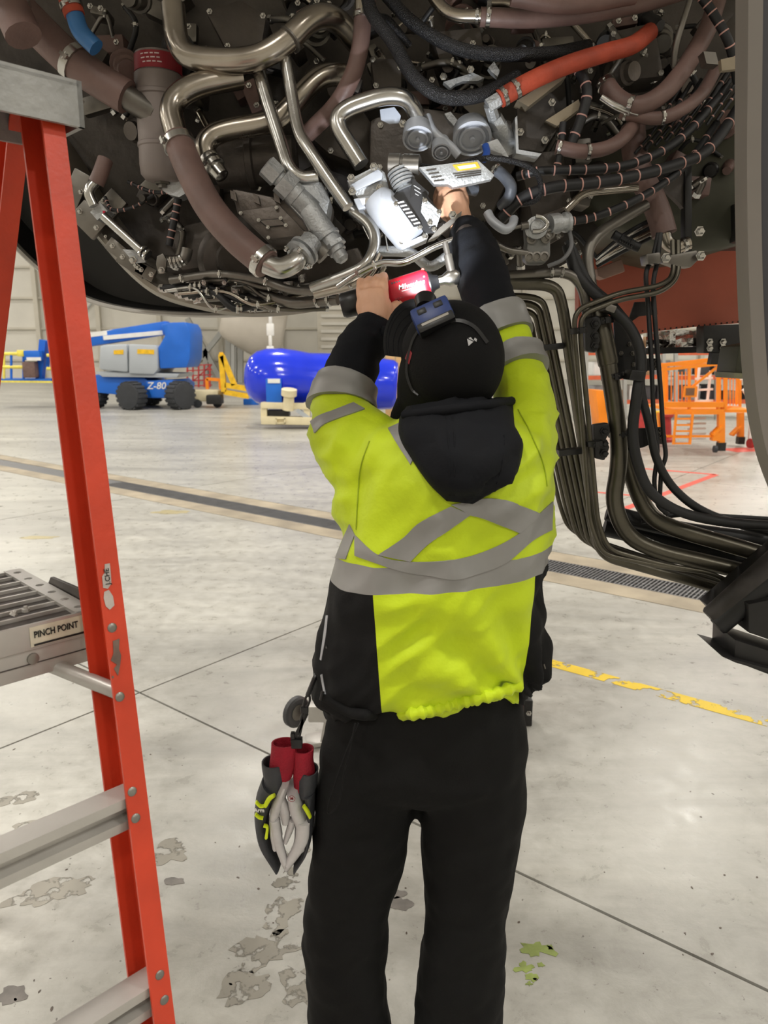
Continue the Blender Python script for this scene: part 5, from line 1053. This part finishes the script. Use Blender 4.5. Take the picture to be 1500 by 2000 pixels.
# treads
def tread(u, v, hgt, name='tread'):
    z = P(u, v, (kz(K0.z).y)).z
    for _ in range(6): z = P(u, v, kz(z).y).z
    a = kz(z)+rd*.004+wd*.005
    o = MB()
    y0 = [(0, 0), (.010, 0), (.010, -hgt*.30), (.022, -hgt*.34), (.022, -hgt*.70), (.010, -hgt*.74), (.010, -hgt), (0, -hgt)]
    prof = [(0.002, 0), (.040, 0), (.040, -.006), (.02, -.006), (.02, -hgt*.30), (.034, -hgt*.36), (.034, -hgt*.66), (.016, -hgt*.72), (.016, -hgt), (0.002, -hgt), (.002, -hgt*.72), (.018, -hgt*.64), (.018, -hgt*.38), (.002, -hgt*.30)]
    o.prism([a+wd*f+UPZ*h for f, h in prof], rd*(LW-.008)); return o.build(name, al, LAD, sharp=25), z
for (u, v) in ((242, 1548), (306, 1912)):
    tread(u, v, .048)
for z in (.38, .08):
    a = kz(z)+rd*.004+wd*.005; MB().prism([a+wd*f+UPZ*h for f, h in [(0, 0), (.07, 0), (.07, -.006), (.02, -.006), (.02, -.055), (0, -.055)]], rd*(LW-.008)).build('tread', al, LAD)
def flange_pt(u, v):                                    # a point on the front face of the near flange
    d = ray(u, v); o_ = kz(1.3); nn = kd.normalized().cross(rd).normalized(); t = (o_-CAM).dot(nn)/d.dot(nn); return CAM+d*t, (nn if nn.dot(d) < 0 else -nn)
rivm = mat('dull_rivet', rgb(140, 136, 130), .4, .8)
for (u, v) in [(219, 1226), (234, 1361), (258, 1546), (265, 1598), (312, 1904), (321, 1953)]:
    p, nn = flange_pt(u, v); MB().lathe(p-nn*.001, nn, [(0, .0068), (.0018, .0066), (.003, .005), (.0034, .002)], 16).build('rivet', rivm, fr)
grimy = mat('worn_label_grime', rgb(112, 92, 82), .6, .1, .3, 40); pale = mat('torn_label', rgb(182, 172, 166), .6, 0, .15, 30)
def worn_patch(L, m, off=.0006):
    pts = []
    for u, v in L: p, nn = flange_pt(u, v); pts.append(p+nn*off)
    p, nn = flange_pt(*L[0]); MB().prism(pts, nn*.0004).build('worn_label', m, fr)
worn_patch([(204, 1102), (214, 1100), (216, 1122), (217, 1140), (210, 1150), (201, 1148), (199, 1126), (204, 1118)], pale); worn_patch([(203, 1156), (212, 1152), (220, 1164), (223, 1182), (214, 1191), (206, 1184), (202, 1168)], pale)
worn_patch([(220, 1252), (233, 1247), (232, 1268), (236, 1280), (234, 1300), (230, 1320), (222, 1306), (228, 1298), (216, 1290), (221, 1276)], grimy); worn_patch([(218, 1320), (222, 1320), (221, 1325), (218, 1324)], grimy)
p, nn = flange_pt(209, 1126); tx = kd.normalized()*-1; tx = tx if tx.z > 0 else -tx
put_text('J.CHE', .0095, (tx, nn.cross(tx)), p+nn*.0014, blackmet, fr, depth=.0002)
# platform
ZP = 1.33; C0 = G(183, 1190, ZP)
def pf(a, b, z=0): return C0+rd*a+wd*b+UPZ*z
PW, PD = .46, .30
plat = MB().prism([pf(0, 0, -.035), pf(PW, 0, -.035), pf(PW, PD, -.035), pf(0, PD, -.035)], (0, 0, .026)).build('platform', ald, LAD, bevel=.002)
for k in range(8): MB().prism([pf(.012, .012+k*.036, -.009), pf(PW, .012+k*.036, -.009), pf(PW, .038+k*.036, -.009), pf(.012, .038+k*.036, -.009)], (0, 0, .005)).build('slat', ald, plat, bevel=.0015); MB().bar(pf(.012, .043+k*.036, -.003), pf(PW, .043+k*.036, -.003), .005, .006).build('ridge', al, plat)
sm_ = MB()                                               # perforated strip: every hole really goes through
for k in range(6):
    b0, b1 = PD*k/6, PD*(k+1)/6; bc = (b0+b1)/2; sq = [(-.002, b0), (.012, b0), (.026, b0), (.026, bc), (.026, b1), (.012, b1), (-.002, b1), (-.002, bc)]
    oc8 = [(.012+.0066*math.cos(-.75*math.pi+q*math.pi/4), bc+.0066*math.sin(-.75*math.pi+q*math.pi/4)) for q in range(8)]
    vs = [pf(a, b, .001) for a, b in sq]+[pf(a, b, .001) for a, b in oc8]+[pf(a, b, -.006) for a, b in oc8]+[pf(a, b, -.006) for a, b in sq]
    sm_.add(vs, [(q, (q+1) % 8, (q+1) % 8+8, q+8) for q in range(8)]+[(q+8, (q+1) % 8+8, (q+1) % 8+16, q+16) for q in range(8)]+[(q, q+24, (q+1) % 8+24, (q+1) % 8) for q in range(8)])
st_ = sm_.build('edge_strip', al, plat, sharp=30)
MB().prism([pf(-.002, -.003, -.036), pf(PW, -.003, -.036), pf(PW, -.003, .001), pf(-.002, -.003, .001)], wd*.006).build('platform_edge', al, plat, bevel=.001)
lab = MB().prism([pf(.002, -.0042, -.032), pf(.094, -.0042, -.032), pf(.094, -.0042, -.003), pf(.002, -.0042, -.003)], wd*.001).build('warning_label', mat('cream_sticker', rgb(206, 200, 180), .5, 0, .08, 40), plat)
put_text('PINCH POINT', .0135, (-rd, UPZ), pf(.058, -.0048, -.015), blackmet, lab, xs=.74); MB().prism([pf(.006, -.0046, -.031), pf(.09, -.0046, -.031), pf(.09, -.0046, -.028), pf(.006, -.0046, -.028)], nd*.0003).build('label_bar', blackmet, lab)
MB().prism([pf(.006, -.0046, -.022), pf(.012, -.0046, -.024), pf(.018, -.0046, -.008), pf(.014, -.0046, -.010)], nd*.0003).prism([pf(.008, -.0046, -.012), pf(.003, -.0046, -.018), pf(.004, -.0046, -.006)], nd*.0003).build('hand_symbol', blackmet, lab)
bm2 = MB().prism([pf(-.03, .0, -.078), pf(PW, .0, -.078), pf(PW, .0, -.036), pf(-.03, .0, -.036)], wd*.05).build('platform_beam', al, LAD, bevel=.002); MB().prism([pf(-.03, -.001, -.058), pf(PW, -.001, -.058), pf(PW, -.001, -.0565), pf(-.03, -.001, -.0565)], wd*.002).build('groove_shade_strip', ald, bm2)  # thin dark strip on the beam face, painted shade instead of a cut groove
for (a, z) in ((.092, -.050), (.34, -.05)): MB().lathe(pf(a, 0, z), nd, [(0, .0085), (.003, .008), (.004, .004)], 16).build('rivet', rivm, bm2)
MB().prism([pf(.118, -.001, -.036), pf(.2, -.001, -.036), pf(.2, -.001, -.012), pf(.17, -.001, -.008), pf(.13, -.001, -.026)], nd*.0004).build('scuff', blackmet, bm2)
a, b = pf(.07, .03, -.07), kz(P(214, 1352, .99).z)+wd*.02; MB().cyl(a, b, .011).build('diagonal_brace', al, LAD)
MB().prism([pf(-.004, .05, -.02), pf(-.004, .20, -.02), pf(-.004, .17, .012), pf(-.004, .03, .018), pf(-.004, 0, .010)], rd*-.006).build('hinge_arm', ald, LAD, bevel=.001); MB().box(pf(-.02, -.0, .0), (.012, .014, .05), (rd, wd, UPZ)).build('hinge_bracket', al, LAD, bevel=.001)
for k, (a, b) in enumerate(((.095, .055), (.075, .06))): MB().lathe(pf(a, b, 0), V((0, 0, 1)) if k else V((.4, .4, .8)), [(0, .0055), (.0045, .0055), (.005, .003), (.009, .0028)], 6).build('loose_bolt' if 0 else 'hex_bolt', al, plat)
for base in (kz(0.0), kz(0)+off2, qz(0), qz(0)+off2): MB().box(V((base.x, base.y, .02))+wd*.03+(rd*.012 if base in (kz(0.0), qz(0)) else -rd*.012), (.05, .085, .04), (rd, wd, UPZ)).build('foot', black, LAD, bevel=.006)
# ================================================================== LOW ORANGE STEPLADDER BEHIND THE MECHANIC
SL = thing('stepladder', 'orange stepladder with wheels and grey feet standing behind the mechanic', 'stepladder', V((.2, 2.75, 0)))
fa = G(1022, 1408); ft = V((0.30, fa.y+.45, 1.22)); MB().bar(V((fa.x, fa.y, .05)), ft, .03, .075, V((0, 1, 0))).build('rail', fg, SL); MB().box(V((fa.x+.01, fa.y-.01, .065)), (.042, .09, .13)).build('foot', blackmet, SL, bevel=.006); bolt(V((fa.x+.012, fa.y-.057, .07)), TOCAM, .009, SL)
fb = G(612, 1448); fbt = V((-.02, fa.y+.45, 1.22)); MB().bar(V((fb.x+.06, fb.y, .05)), fbt, .03, .075, V((0, 1, 0))).build('rail', fg, SL); MB().bar(V((fb.x-.03, fb.y-.02, .01)), V((fb.x+.08, fb.y, .02)), .10, .02).build('foot', al, SL, bevel=.004); MB().bar(V((fb.x+.05, fb.y-.02, .02)), V((fb.x+.09, fb.y-.02, .24)), .05, .03).build('leg_end', al, SL)
wc = P(592, 1390, fb.y-.03); MB().box(wc+V((.075, .0, .0)), (.10, .06, .075)).build('caster_bracket', al, SL, bevel=.006)
wh = MB().lathe(wc+V((-.03, 0, 0)), V((.75, -.66, 0)), [(-.012, .04), (-.018, .062), (-.010, .07), (.010, .07), (.018, .062), (.012, .04)], 26).build('wheel', mat('dark_grey_tyre', rgb(66, 66, 68), .5), SL); MB().lathe(wc+V((-.03, 0, 0)), V((.75, -.66, 0)), [(-.016, .012), (-.014, .036), (.014, .036), (.016, .012)], 20).build('hub', steel_d, wh)
for k in range(4): z = .3+k*.28; t_ = (z-.05)/1.17; MB().bar(V((fb.x+.06, fb.y, .05)).lerp(fbt, t_), V((fa.x, fa.y, .05)).lerp(ft, t_), .07, .03).build('tread', al, SL)
MB().box((ft+fbt)/2+V((0, 0, .03)), (.42, .16, .05)).build('top_cap', fg, SL, bevel=.005)
for s in (0, 1):
    tpz = (ft, fbt)[s]; MB().bar(tpz, V((tpz.x+(.12 if s == 0 else -.12), fa.y+.85, .02)), .028, .06, V((0, 1, 0))).build('rear_rail', fg, SL)
# ================================================================== FAR SIDE OF THE HANGAR
blu = mat('lift_blue_paint', rgb(22, 104, 208), .4, 0, .06, 2); gry = mat('lift_grey_cover', rgb(176, 182, 188), .45, 0, .04, 1); tyre = mat('tyre_rubber', rgb(52, 54, 58), .75, 0, .1, 6, .5, 14); yelp = mat('safety_yellow', rgb(240, 190, 30), .45); lem = mat('lemon_rail_sleeve', rgb(246, 226, 96), .5); wht = white
orp = mat('orange_stand_paint', rgb(246, 140, 22), .45, 0, .05, 3); redst = mat('red_stand_paint', rgb(176, 52, 52), .5); cream = mat('cream_frame_paint', rgb(224, 212, 176), .5, 0, .08, 3); wood = mat('pale_plywood', rgb(216, 178, 122), .65, 0, .14, 3, stretch=(1, 1, 6))
YL = 23.6
LIFT = thing('boom_lift', 'blue and grey articulating boom lift with black tyres parked across the hangar', 'boom lift', G(300, 796))
def bp_(L, Y): return [P(u, v, Y) for u, v in L]
def bprism(name, L, Y, dep, m, root, bevel=0.0, parent=None): return MB().prism(bp_(L, Y), (0, dep, 0)).build(name, m, parent or root, bevel=bevel)
bprism('chassis', [(178, 732), (248, 736), (282, 738), (290, 745), (340, 742), (352, 752), (348, 778), (300, 778), (180, 766)], YL+.2, 1.9, blu, LIFT, .03)
ch = bprism('axle_housing', [(284, 744), (338, 742), (344, 778), (296, 776)], YL-.05, .3, blu, LIFT, .02)
put_text('Z-80', .30, (V((1, 0, 0)), V((0, 0, 1))), P(305, 754, YL-.07), wht, ch, shear=.2)
tb_ = bprism('turntable', [(185, 726), (350, 730), (345, 738), (200, 736)], YL, 1.9, gry, LIFT, .02)
def cover(L, nm): 
    o = bprism(nm, L, YL-.1, 2.0, gry, LIFT, .10); return o
c1 = cover([(194, 674), (248, 672), (250, 728), (192, 722)], 'engine_cover'); c2 = cover([(251, 672), (302, 674), (307, 680), (308, 722), (300, 732), (251, 730)], 'engine_cover')
bprism('cover_decal', [(222, 684), (241, 683), (241, 692), (222, 692)], YL-.12, .01, yelp, LIFT, parent=c1); bprism('cover_decal', [(268, 682), (301, 683), (301, 692), (268, 691)], YL-.12, .01, yelp, LIFT, parent=c2)
bprism('counterweight', [(308, 680), (322, 655), (318, 640), (314, 634), (330, 630), (362, 629), (369, 640), (372, 655), (371, 700), (364, 718), (312, 720)], YL, 1.6, blu, LIFT, .05)
bprism('boom_knuckle', [(314, 636), (340, 629), (346, 652), (318, 654)], YL+.3, .8, blu, LIFT, .03)
MB().bar(P(100, 676, YL+.7), P(330, 640, YL+.6), .42, .40).build('boom', blu, LIFT, bevel=.03); MB().bar(P(170, 655, YL+.5), P(312, 637, YL+.5), .12, .14).build('boom_rail', wht, LIFT); MB().bar(P(203, 660, YL+.4), P(335, 648, YL+.4), .12, .13).build('boom_rail', wht, LIFT)
for u, v, y in ((257, 770, YL-.25), (352, 770, YL-.1), (180, 752, YL+.6), (290, 765, YL+1.9)):
    s = SZ(u, v, y); r = 27*s; c = P(u, v, y); ax = V((-.35, -.94, 0)) if u != 352 else V((.8, -.6, 0)); c.z = r
    w = MB().lathe(c, ax, [(-.24, r*.62), (-.22, r*.92), (-.16, r), (.16, r), (.22, r*.92), (.24, r*.62)], 30).build('wheel', tyre, LIFT); MB().lathe(c, ax, [(-.2, r*.60), (.205, r*.60), (.21, r*.5), (.15, r*.42), (.16, r*.2), (.22, r*.18)], 24).build('rim', gry, w)
    for k in range(18):
        a = 2*math.pi*k/18; x, y_ = frame(ax.normalized()); q = x*math.cos(a)+y_*math.sin(a); MB().box(c+q*r*.985, (.4, .09, .06), (ax.normalized(), q.cross(ax.normalized()), q)).build('tread_lug', tyre, w)
jb0 = P(86, 664, YL+.8); jb1 = P(78, 744, YL+.8); MB().bar(jb0, jb1, .2, .24, V((0, 1, 0))).build('jib', blu, LIFT); MB().bar(P(100, 668, YL+.8), P(92, 720, YL+.8), .09, .09, V((0, 1, 0))).build('jib_link', blu, LIFT)
bs = P(60, 744, YL+.9); kk = SZ(60, 744, YL+.9)
MB().bar(P(-10, 742, YL+.9), P(112, 742, YL+.9), .9, .10).build('basket_floor', blu, LIFT)
for v in (691, 717): MB().cyl(P(-10, v, YL+.5), P(45, v, YL+.5), .055).build('basket_rail', lem, LIFT); MB().cyl(P(92, v+3, YL+.5), P(108, v+3, YL+.5), .055).build('basket_rail', lem, LIFT)
for u in (-8, 8, 22, 46, 106): MB().cyl(P(u, 690, YL+.5), P(u, 744, YL+.5), .04).build('basket_post', blu if u > 10 else lem, LIFT)
MB().box(P(66, 694, YL+.5), (.50, .3, .30)).build('control_box', blu, LIFT, bevel=.03); MB().box(P(42, 690, YL+.5), (.22, .2, .2)).build('control_panel', lem, LIFT, bevel=.03); MB().bar(P(0, 745, YL+.45), P(112, 746, YL+.45), .06, .06).build('toe_board', lem, LIFT); MB().box(P(66, 701, YL+.34), (.45, .02, .1)).build('warning_decal', wht, LIFT); MB().box(P(60, 722, YL+.5), (.4, .3, .5)).build('tool_tray', brown_d, LIFT, bevel=.04)
# ---- blue wrapped engine on a cream transport frame
YC = 17.6
BC = thing('wrapped_engine', 'large engine wrapped in shiny blue plastic on a cream transport frame', 'wrapped engine', G(640, 824))
shr = mat('shiny_blue_shrink_wrap', rgb(18, 52, 222), .16, 0, .06, 2, .55, 2.2, coat=.3)
sC = SZ(640, 735, YC); L0 = P(478, 735, YC+.6); L1 = P(775, 752, YC+.6); ax = (L1-L0); LL = ax.length
mb = MB(); rings = []; axn = ax.normalized(); x, y = frame(axn)
prof = [(0, 10), (.01, 24), (.035, 40), (.08, 51), (.14, 57), (.24, 60), (.34, 57), (.42, 54), (.55, 55), (.7, 54), (.85, 52), (.97, 49), (1.0, 44)]
for t, r in prof:
    rings.append([L0+axn*(t*LL)+(x*math.cos(2*math.pi*k/48)+y*math.sin(2*math.pi*k/48))*(r*sC*(1+.03*noise.noise(V((t*9, math.cos(k*.26)*3, math.sin(k*.26)*3))))) for k in range(48)])
MB().loft(rings).build('shrink_wrap', shr, BC, sharp=70)
MB().box(P(535, 763, YC-.22), (.36, .06, .55)).build('document_pouch', blu, BC, bevel=.01); MB().box(P(535, 744, YC-.26), (.28, .02, .10)).build('white_label', wht, BC)
for (a, b, w_, h_) in [((512, 791), (700, 796), .2, .14), ((512, 820), (720, 824), .3, .18)]: MB().bar(P(a[0], a[1], YC-.25), P(b[0], b[1], YC-.25), w_, h_).build('frame_beam', cream, BC, bevel=.01); MB().bar(P(a[0], a[1], YC+1.2), P(b[0], b[1], YC+1.2), w_, h_).build('frame_beam', cream, BC, bevel=.01)
for u in (516, 600, 690): MB().bar(P(u, 786, YC-.25), P(u, 822, YC-.25), .14, .14, V((0, 1, 0))).build('frame_post', cream, BC)
MB().bar(P(580, 800, YC-.3), P(610, 822, YC-.3), .1, .1).build('frame_brace', gry, BC); MB().lathe(P(563, 800, YC-.3), V((.1, -.2, 1)), [(0, .14), (.3, .12), (.34, .18), (.48, .18), (.5, .1)], 14).build('mount_post', cream, BC)
for u in (548, 640):                                    # fork pocket: a raised open collar
    c = P(u, 822, YC-.43); MB().box(c+V((0, 0, .05)), (.21, .06, .02)).box(c-V((0, 0, .05)), (.21, .06, .02)).box(c+V((.095, 0, 0)), (.02, .06, .12)).box(c-V((.095, 0, 0)), (.02, .06, .12)).build('fork_pocket', cream, BC)
MB().box(P(545, 806, YC-.1), (.5, .3, .14)).build('mount_pad', blackmet, BC)
tg = lambda o, lab, cat, g=None: tag(o, lab, cat, g)
cr = thing('wooden_crate', 'pale plywood crate side standing behind the blue wrapped engine', 'crate', G(782, 838)); 
for k in range(3): MB().box(P(762+k*20, 770, YC+2.1), (.25, .06, 2.0)).build('plank', wood, cr)
for v in (712, 775, 822): MB().bar(P(752, v, YC+2.05), P(812, v, YC+2.05), .05, .1).build('batten', wood, cr)
bx_ = MB().box(G(492, 790)+V((0, 0, .1)), (.5, .5, .2)).build('blue_box', blu, None, G(492, 790), bevel=.02); tg(bx_, 'low blue box on the floor beside the blue wrapped engine', 'box')
# ---- stands between
def stand(name, lab, cat, segs, Y, m, w, base, grp=None):
    t = thing(name, lab, cat, G(*base), grp)
    for (a, b) in segs:
        for dy in (0, 1.2): MB().bar(P(a[0], a[1], Y+dy), P(b[0], b[1], Y+dy), w, w, V((0, 1, 0))).build('frame_bar', m, t)
        MB().bar(P(a[0], a[1], Y), P(a[0], a[1], Y+1.2), w*.8, w*.8).build('cross_bar', m, t)
    return t
stand('yellow_stand', 'yellow A-frame maintenance stand left of the blue wrapped engine', 'stand', [((432, 692), (438, 765)), ((434, 695), (458, 752)), ((440, 752), (488, 760)), ((440, 766), (486, 774))], 24, yelp, .16, (455, 778))
stand('orange_trolley', 'low orange trolley beside the yellow stand', 'trolley', [((404, 740), (430, 742)), ((430, 742), (432, 772)), ((404, 740), (406, 772)), ((404, 768), (432, 770))], 30.4, orp, .12, (416, 772))
YLAT = G(388, 756).y-.05
rl = thing('lattice_stand', 'red lattice access stand beyond the boom lift', 'access stand', G(388, 752))
for k in range(5): MB().bar(P(366+k*11, 712, YLAT), P(366+k*11, 756, YLAT), .08, .08, V((0, 1, 0))).build('upright', redst, rl)
for k in range(5): MB().bar(P(364, 714+k*10, YLAT), P(414, 712+k*10, YLAT), .06, .06).build('rung', redst, rl)
MB().bar(P(364, 756, YLAT), P(414, 712, YLAT), .06, .06).build('brace', redst, rl)
jm_ = thing('jack_trailer', 'cream and white jack trailer with small wheels beside the boom lift', 'trailer', G(402, 790)); MB().box(P(405, 772, 24.6), (.9, .8, .35)).build('body', cream, jm_, bevel=.05); MB().box(P(420, 780, 24.1), (.5, .4, .3)).build('motor', blackmet, jm_, bevel=.05)
for u in (385, 424): MB().lathe(V((P(u, 786, 24.2).x, 24.2, .14)), V((0, 1, 0)), [(0, .14), (.1, .14)], 14).build('wheel', tyre, jm_)
# steel X braces of the hangar frame
YXB = G(402, 742).y
xb = thing('steel_brace_frame', 'grey steel cross brace between hangar columns beyond the boom lift', 'steel brace', G(408, 748))
for (a, b) in [((366, 622), (432, 742)), ((440, 640), (380, 715)), ((402, 690), (402, 742))]: MB().bar(P(*a, YXB), P(*b, YXB), .32, .32, V((0, 1, 0))).build('brace', greyst, xb)
col = thing('hangar_pier', 'paired grey steel columns behind the hoisted nacelle', 'pier', G(455, 745))
for u in (446, 458, 470): MB().bar(P(u, 640, G(u, 747).y), P(u, 747, G(u, 747).y), .3, .3, V((0, 1, 0))).build('column', greyst, col)
nac = thing('nacelle', 'large beige nacelle shell standing behind the blue wrapped engine', 'nacelle', G(520, 750))
nm = mat('beige_composite', rgb(204, 196, 184), .5, 0, .05, 1); MB().lathe(P(432, 628, G(500, 750).y), V((1, .15, -.22)), [(0, .6), (.2, .85), (.9, 1.15), (2.0, 1.5), (3.4, 1.6), (3.6, 1.4), (3.62, 1.2)], 30).build('nacelle_shell', nm, nac, sharp=50)
for u in (455, 500, 545): MB().bar(P(u, 670, G(u, 750).y), P(u, 750, G(u, 750).y), .2, .2, V((0, 1, 0))).build('stand_leg', greyst, nac)
chn = thing('chain_hoist', 'white chain hoist hanging behind the blue wrapped engine', 'hoist', P(528, 690, 26)); 
for k in range(5): MB().box(P(528, 600+k*22, 26), (.12 if k % 2 else .26, .1, .42)).build('chain_link', wht, chn, bevel=.05)
MB().cyl(V((P(528, 600, 26).x, 26, 15.04)), P(528, 605, 26), .05).build('chain_fall', wht, chn)
YLD = G(626, 738).y
ctw = thing('caged_ladder', 'white caged access ladder on the far wall behind the blue wrapped engine', 'ladder', G(626, 738))
for u in (613, 624, 636): MB().bar(P(u, 560, YLD), P(u, 738, YLD), .12, .12, V((0, 1, 0))).build('upright', wht, ctw)
for k in range(9): MB().bar(P(612, 575+k*19, YLD), P(638, 574+k*19, YLD), .1, .1).build('hoop', wht, ctw)
for a, b in (((582, 610), (604, 670)), ((596, 612), (622, 672))): MB().bar(P(*a, YLD-.1), P(*b, YLD-.1), .12, .12, V((0, 1, 0))).build('brace', wht, ctw)
dgb = thing('wall_cabinet', 'cream wall cabinet with louvres behind the raised arm', 'cabinet', G(672, 741)); MB().box(P(676, 660, 46), (3.4, .6, 5.2)).build('body', wall2, dgb, bevel=.03)
for k in range(8): MB().box(P(676, 602+k*15, 45.6), (3.0, .1, .18)).build('louvre', wallm, dgb)
bp2 = MB().cyl(V((-34.0, 50.5, 0)), V((-34.0, 50.5, 14)), .18).build('drain_pipe', blackmet, None, V((-34.0, 50.5, 0))); tg(bp2, 'dark vertical drain pipe on the far white wall', 'pipe')
# ---- orange stand, racks and trestles on the right
YO = 12.6
OS = thing('work_platform', 'orange caged aircraft work platform with steps and swivel feet', 'work platform', G(1300, 875))
def ob(a, b, w=.06, y0=0.0, y1=None, nm='frame_bar', m=None): MB().bar(P(a[0], a[1], YO+y0), P(b[0], b[1], YO+(y0 if y1 is None else y1)), w*.72, w*.72, V((0, 1, 0.01))).build(nm, m or orp, OS)
for u in (1296, 1346, 1402, 1416): ob((u, 716 if u < 1400 else 700), (u, 800), .06)
for u in (1300, 1360, 1405, 1445): ob((u, 716), (u, 800), .06, 1.4)
for v in (708, 716, 790, 804): ob((1292, v+6 if v < 720 else v), (1412, v-6 if v < 720 else v), .07 if v < 780 else .12)
for v in (712, 800): ob((1298, v), (1448, v), .07, 1.4); ob((1410, v-4), (1444, v-4), .07, 0, 1.4); ob((1294, v), (1298, v), .07, 0, 1.4)
ob((1292, 712), (1398, 700), .05); ob((1346, 760), (1402, 716), .05); ob((1404, 698), (1442, 700), .05); ob((1442, 700), (1438, 790), .05, .3)
for k in range(7): ob((1304+k*7, 726), (1304+k*7, 788), .02, .7, nm='cage_bar')
for k in range(5): ob((1414+k*6, 720), (1414+k*6, 792), .02, .7, nm='cage_bar')
MB().box(P(1348, 765, YO-.05), (.22, .04, .18)).build('placard_frame', orp, OS); MB().box(P(1348, 765, YO-.075), (.14, .01, .12)).build('placard', mat('brown_placard', rgb(120, 84, 60), .5), OS)
MB().bar(P(1292, 797, YO+.7), P(1440, 797, YO+.7), 1.4, .05).build('deck', orp, OS)
for u, w_ in ((1318, .05), (1350, .05)): ob((u+3, 806), (u-3, 868), w_, -.1)
for k in range(5): ob((1318, 818+k*12), (1348, 818+k*12), .04, -.1, nm='step')
for u, y in ((1408, 0.0), (1446, 1.4), (1290, 1.4)): ob((u, 806), (u, 864 if y == 0 else 858), .14, y, nm='leg'); MB().box(P(u, 872 if y == 0 else 860, YO+y), (.12, .12, .14)).build('foot', blackmet, OS); MB().bar(P(u-18, 850, YO+y), P(u, 832, YO+y), .16, .04).build('gusset', orp, OS)
ob((1300, 852), (1405, 852), .05); ob((1390, 852), (1405, 852), .2)
MB().lathe(P(1394, 877, YO-.05), V((1, 0, 0)), [(0, .06), (.05, .06)], 14).build('caster', tyre, OS)
for k, (u0, v0, v1) in enumerate(((1362, 716, 790), (1384, 724, 788))): ob((u0+4, v0), (u0-3, v1), .05, .9, nm='ladder_rail', m=wht)
for k in range(3): ob((1358, 740+k*22), (1392, 738+k*22), .05, .9, nm='ladder_rung', m=wht)
for k in range(5): ob((1342, 818+k*10), (1378, 817+k*10), .045, .5, nm='ladder_rung', m=wht)
YR = 20.0
for q, (u0, u1) in enumerate(((1145, 1296), (1320, 1480))):
    rk = thing('storage_rack', ['storage rack with orange beams behind the dark duct bundle', 'storage rack with orange beams behind the caged orange platform'][q], 'rack', G((u0+u1)/2, 806))
    for u in (u0, (u0+u1)/2, u1): MB().bar(P(u, 640, YR), V((P(u, 812, YR).x, YR, 0)), .09, .09, V((0, 1, 0))).build('upright', greyst, rk)
    for v in (690, 738, 786): MB().bar(P(u0, v, YR), P(u1, v-2, YR), .08, .11).build('beam', mat('rack_beam_orange', rgb(206, 96, 60), .5), rk); MB().bar(P(u0, v-2, YR+.5), P(u1, v-4, YR+.5), 1.0, .03).build('shelf', greyst, rk)
    rr2 = random.Random(q)
    for v in (690, 738, 786):
        u = u0+8
        while u < u1-14:
            w_ = rr2.uniform(14, 30); h_ = rr2.uniform(14, 30); s = SZ(u, v, YR); b0 = P(u+w_/2, v-4, YR+.45)
            cn, cm_, cc_ = rr2.choice([('grey', mat('rack_grey', rgb(150, 148, 150), .6), 0), ('white', white, 0), ('brown cardboard', mat('rack_card', rgb(168, 134, 100), .7), 0), ('dark', mat('rack_dark', rgb(74, 72, 76), .6), 0)])
            bo = MB().box((0, 0, h_*s/2), (w_*s, .6, h_*s)).build('storage_box', cm_, None, None, bevel=.012); bo.location = b0+V((0, 0, .03)); tag(bo, cn+' storage box on the '+{690: 'top', 738: 'middle', 786: 'bottom'}[v]+' shelf of the rack behind the '+('duct bundle' if q == 0 else 'orange platform'), 'box', cn+' boxes on rack shelf')
            u += w_+rr2.uniform(3, 14)
oc_ = thing('orange_cabinet', 'plain orange cabinet on the floor beside the storage rack', 'cabinet', G(1182, 838)); MB().prism([P(1164, 762, G(1180, 836).y), P(1190, 764, G(1180, 836).y), P(1200, 836, G(1180, 836).y), P(1172, 836, G(1180, 836).y)], (0, .7, 0)).build('body', orp, oc_, bevel=.02); MB().box(P(1188, 790, G(1180, 836).y-.05), (.03, .03, .25)).build('handle', steel_d, oc_)
tr = thing('white_trestle', 'white tubular trestle with red wheels right of the orange platform', 'trestle', G(1465, 862))
for a, b in (((1450, 742), (1500, 740)), ((1474, 742), (1464, 868)), ((1452, 760), (1480, 800)), ((1490, 742), (1494, 860)), ((1470, 820), (1500, 818)), ((1446, 690), (1450, 742)), ((1486, 770), (1474, 868))): MB().bar(P(*a, 13.6), P(*b, 13.6), .06, .06, V((0, 1, 0))).build('tube', wht, tr)
for u in (1464, 1492): MB().lathe(P(u, 866, 13.55), V((1, .3, 0)), [(0, .09), (.05, .09)], 14).build('wheel', redst, tr)
for u, v, c_ in ((1285, 842, yelp), (1296, 850, redst), (1248, 834, redst)):
    g = G(u, v+12); o = MB().lathe((0, 0, 0), V((0, 0, 1)), [(0, .22), (.05, .22), (.08, .15), (.45, .11), (.5, .16), (.54, .16)], 16).build('bucket', c_, None, None); o.location = g; tag(o, ('yellow' if c_ is yelp else 'red')+' bucket on the floor left of the orange platform'+('' if u != 1248 else ', under the black cables'), 'bucket')
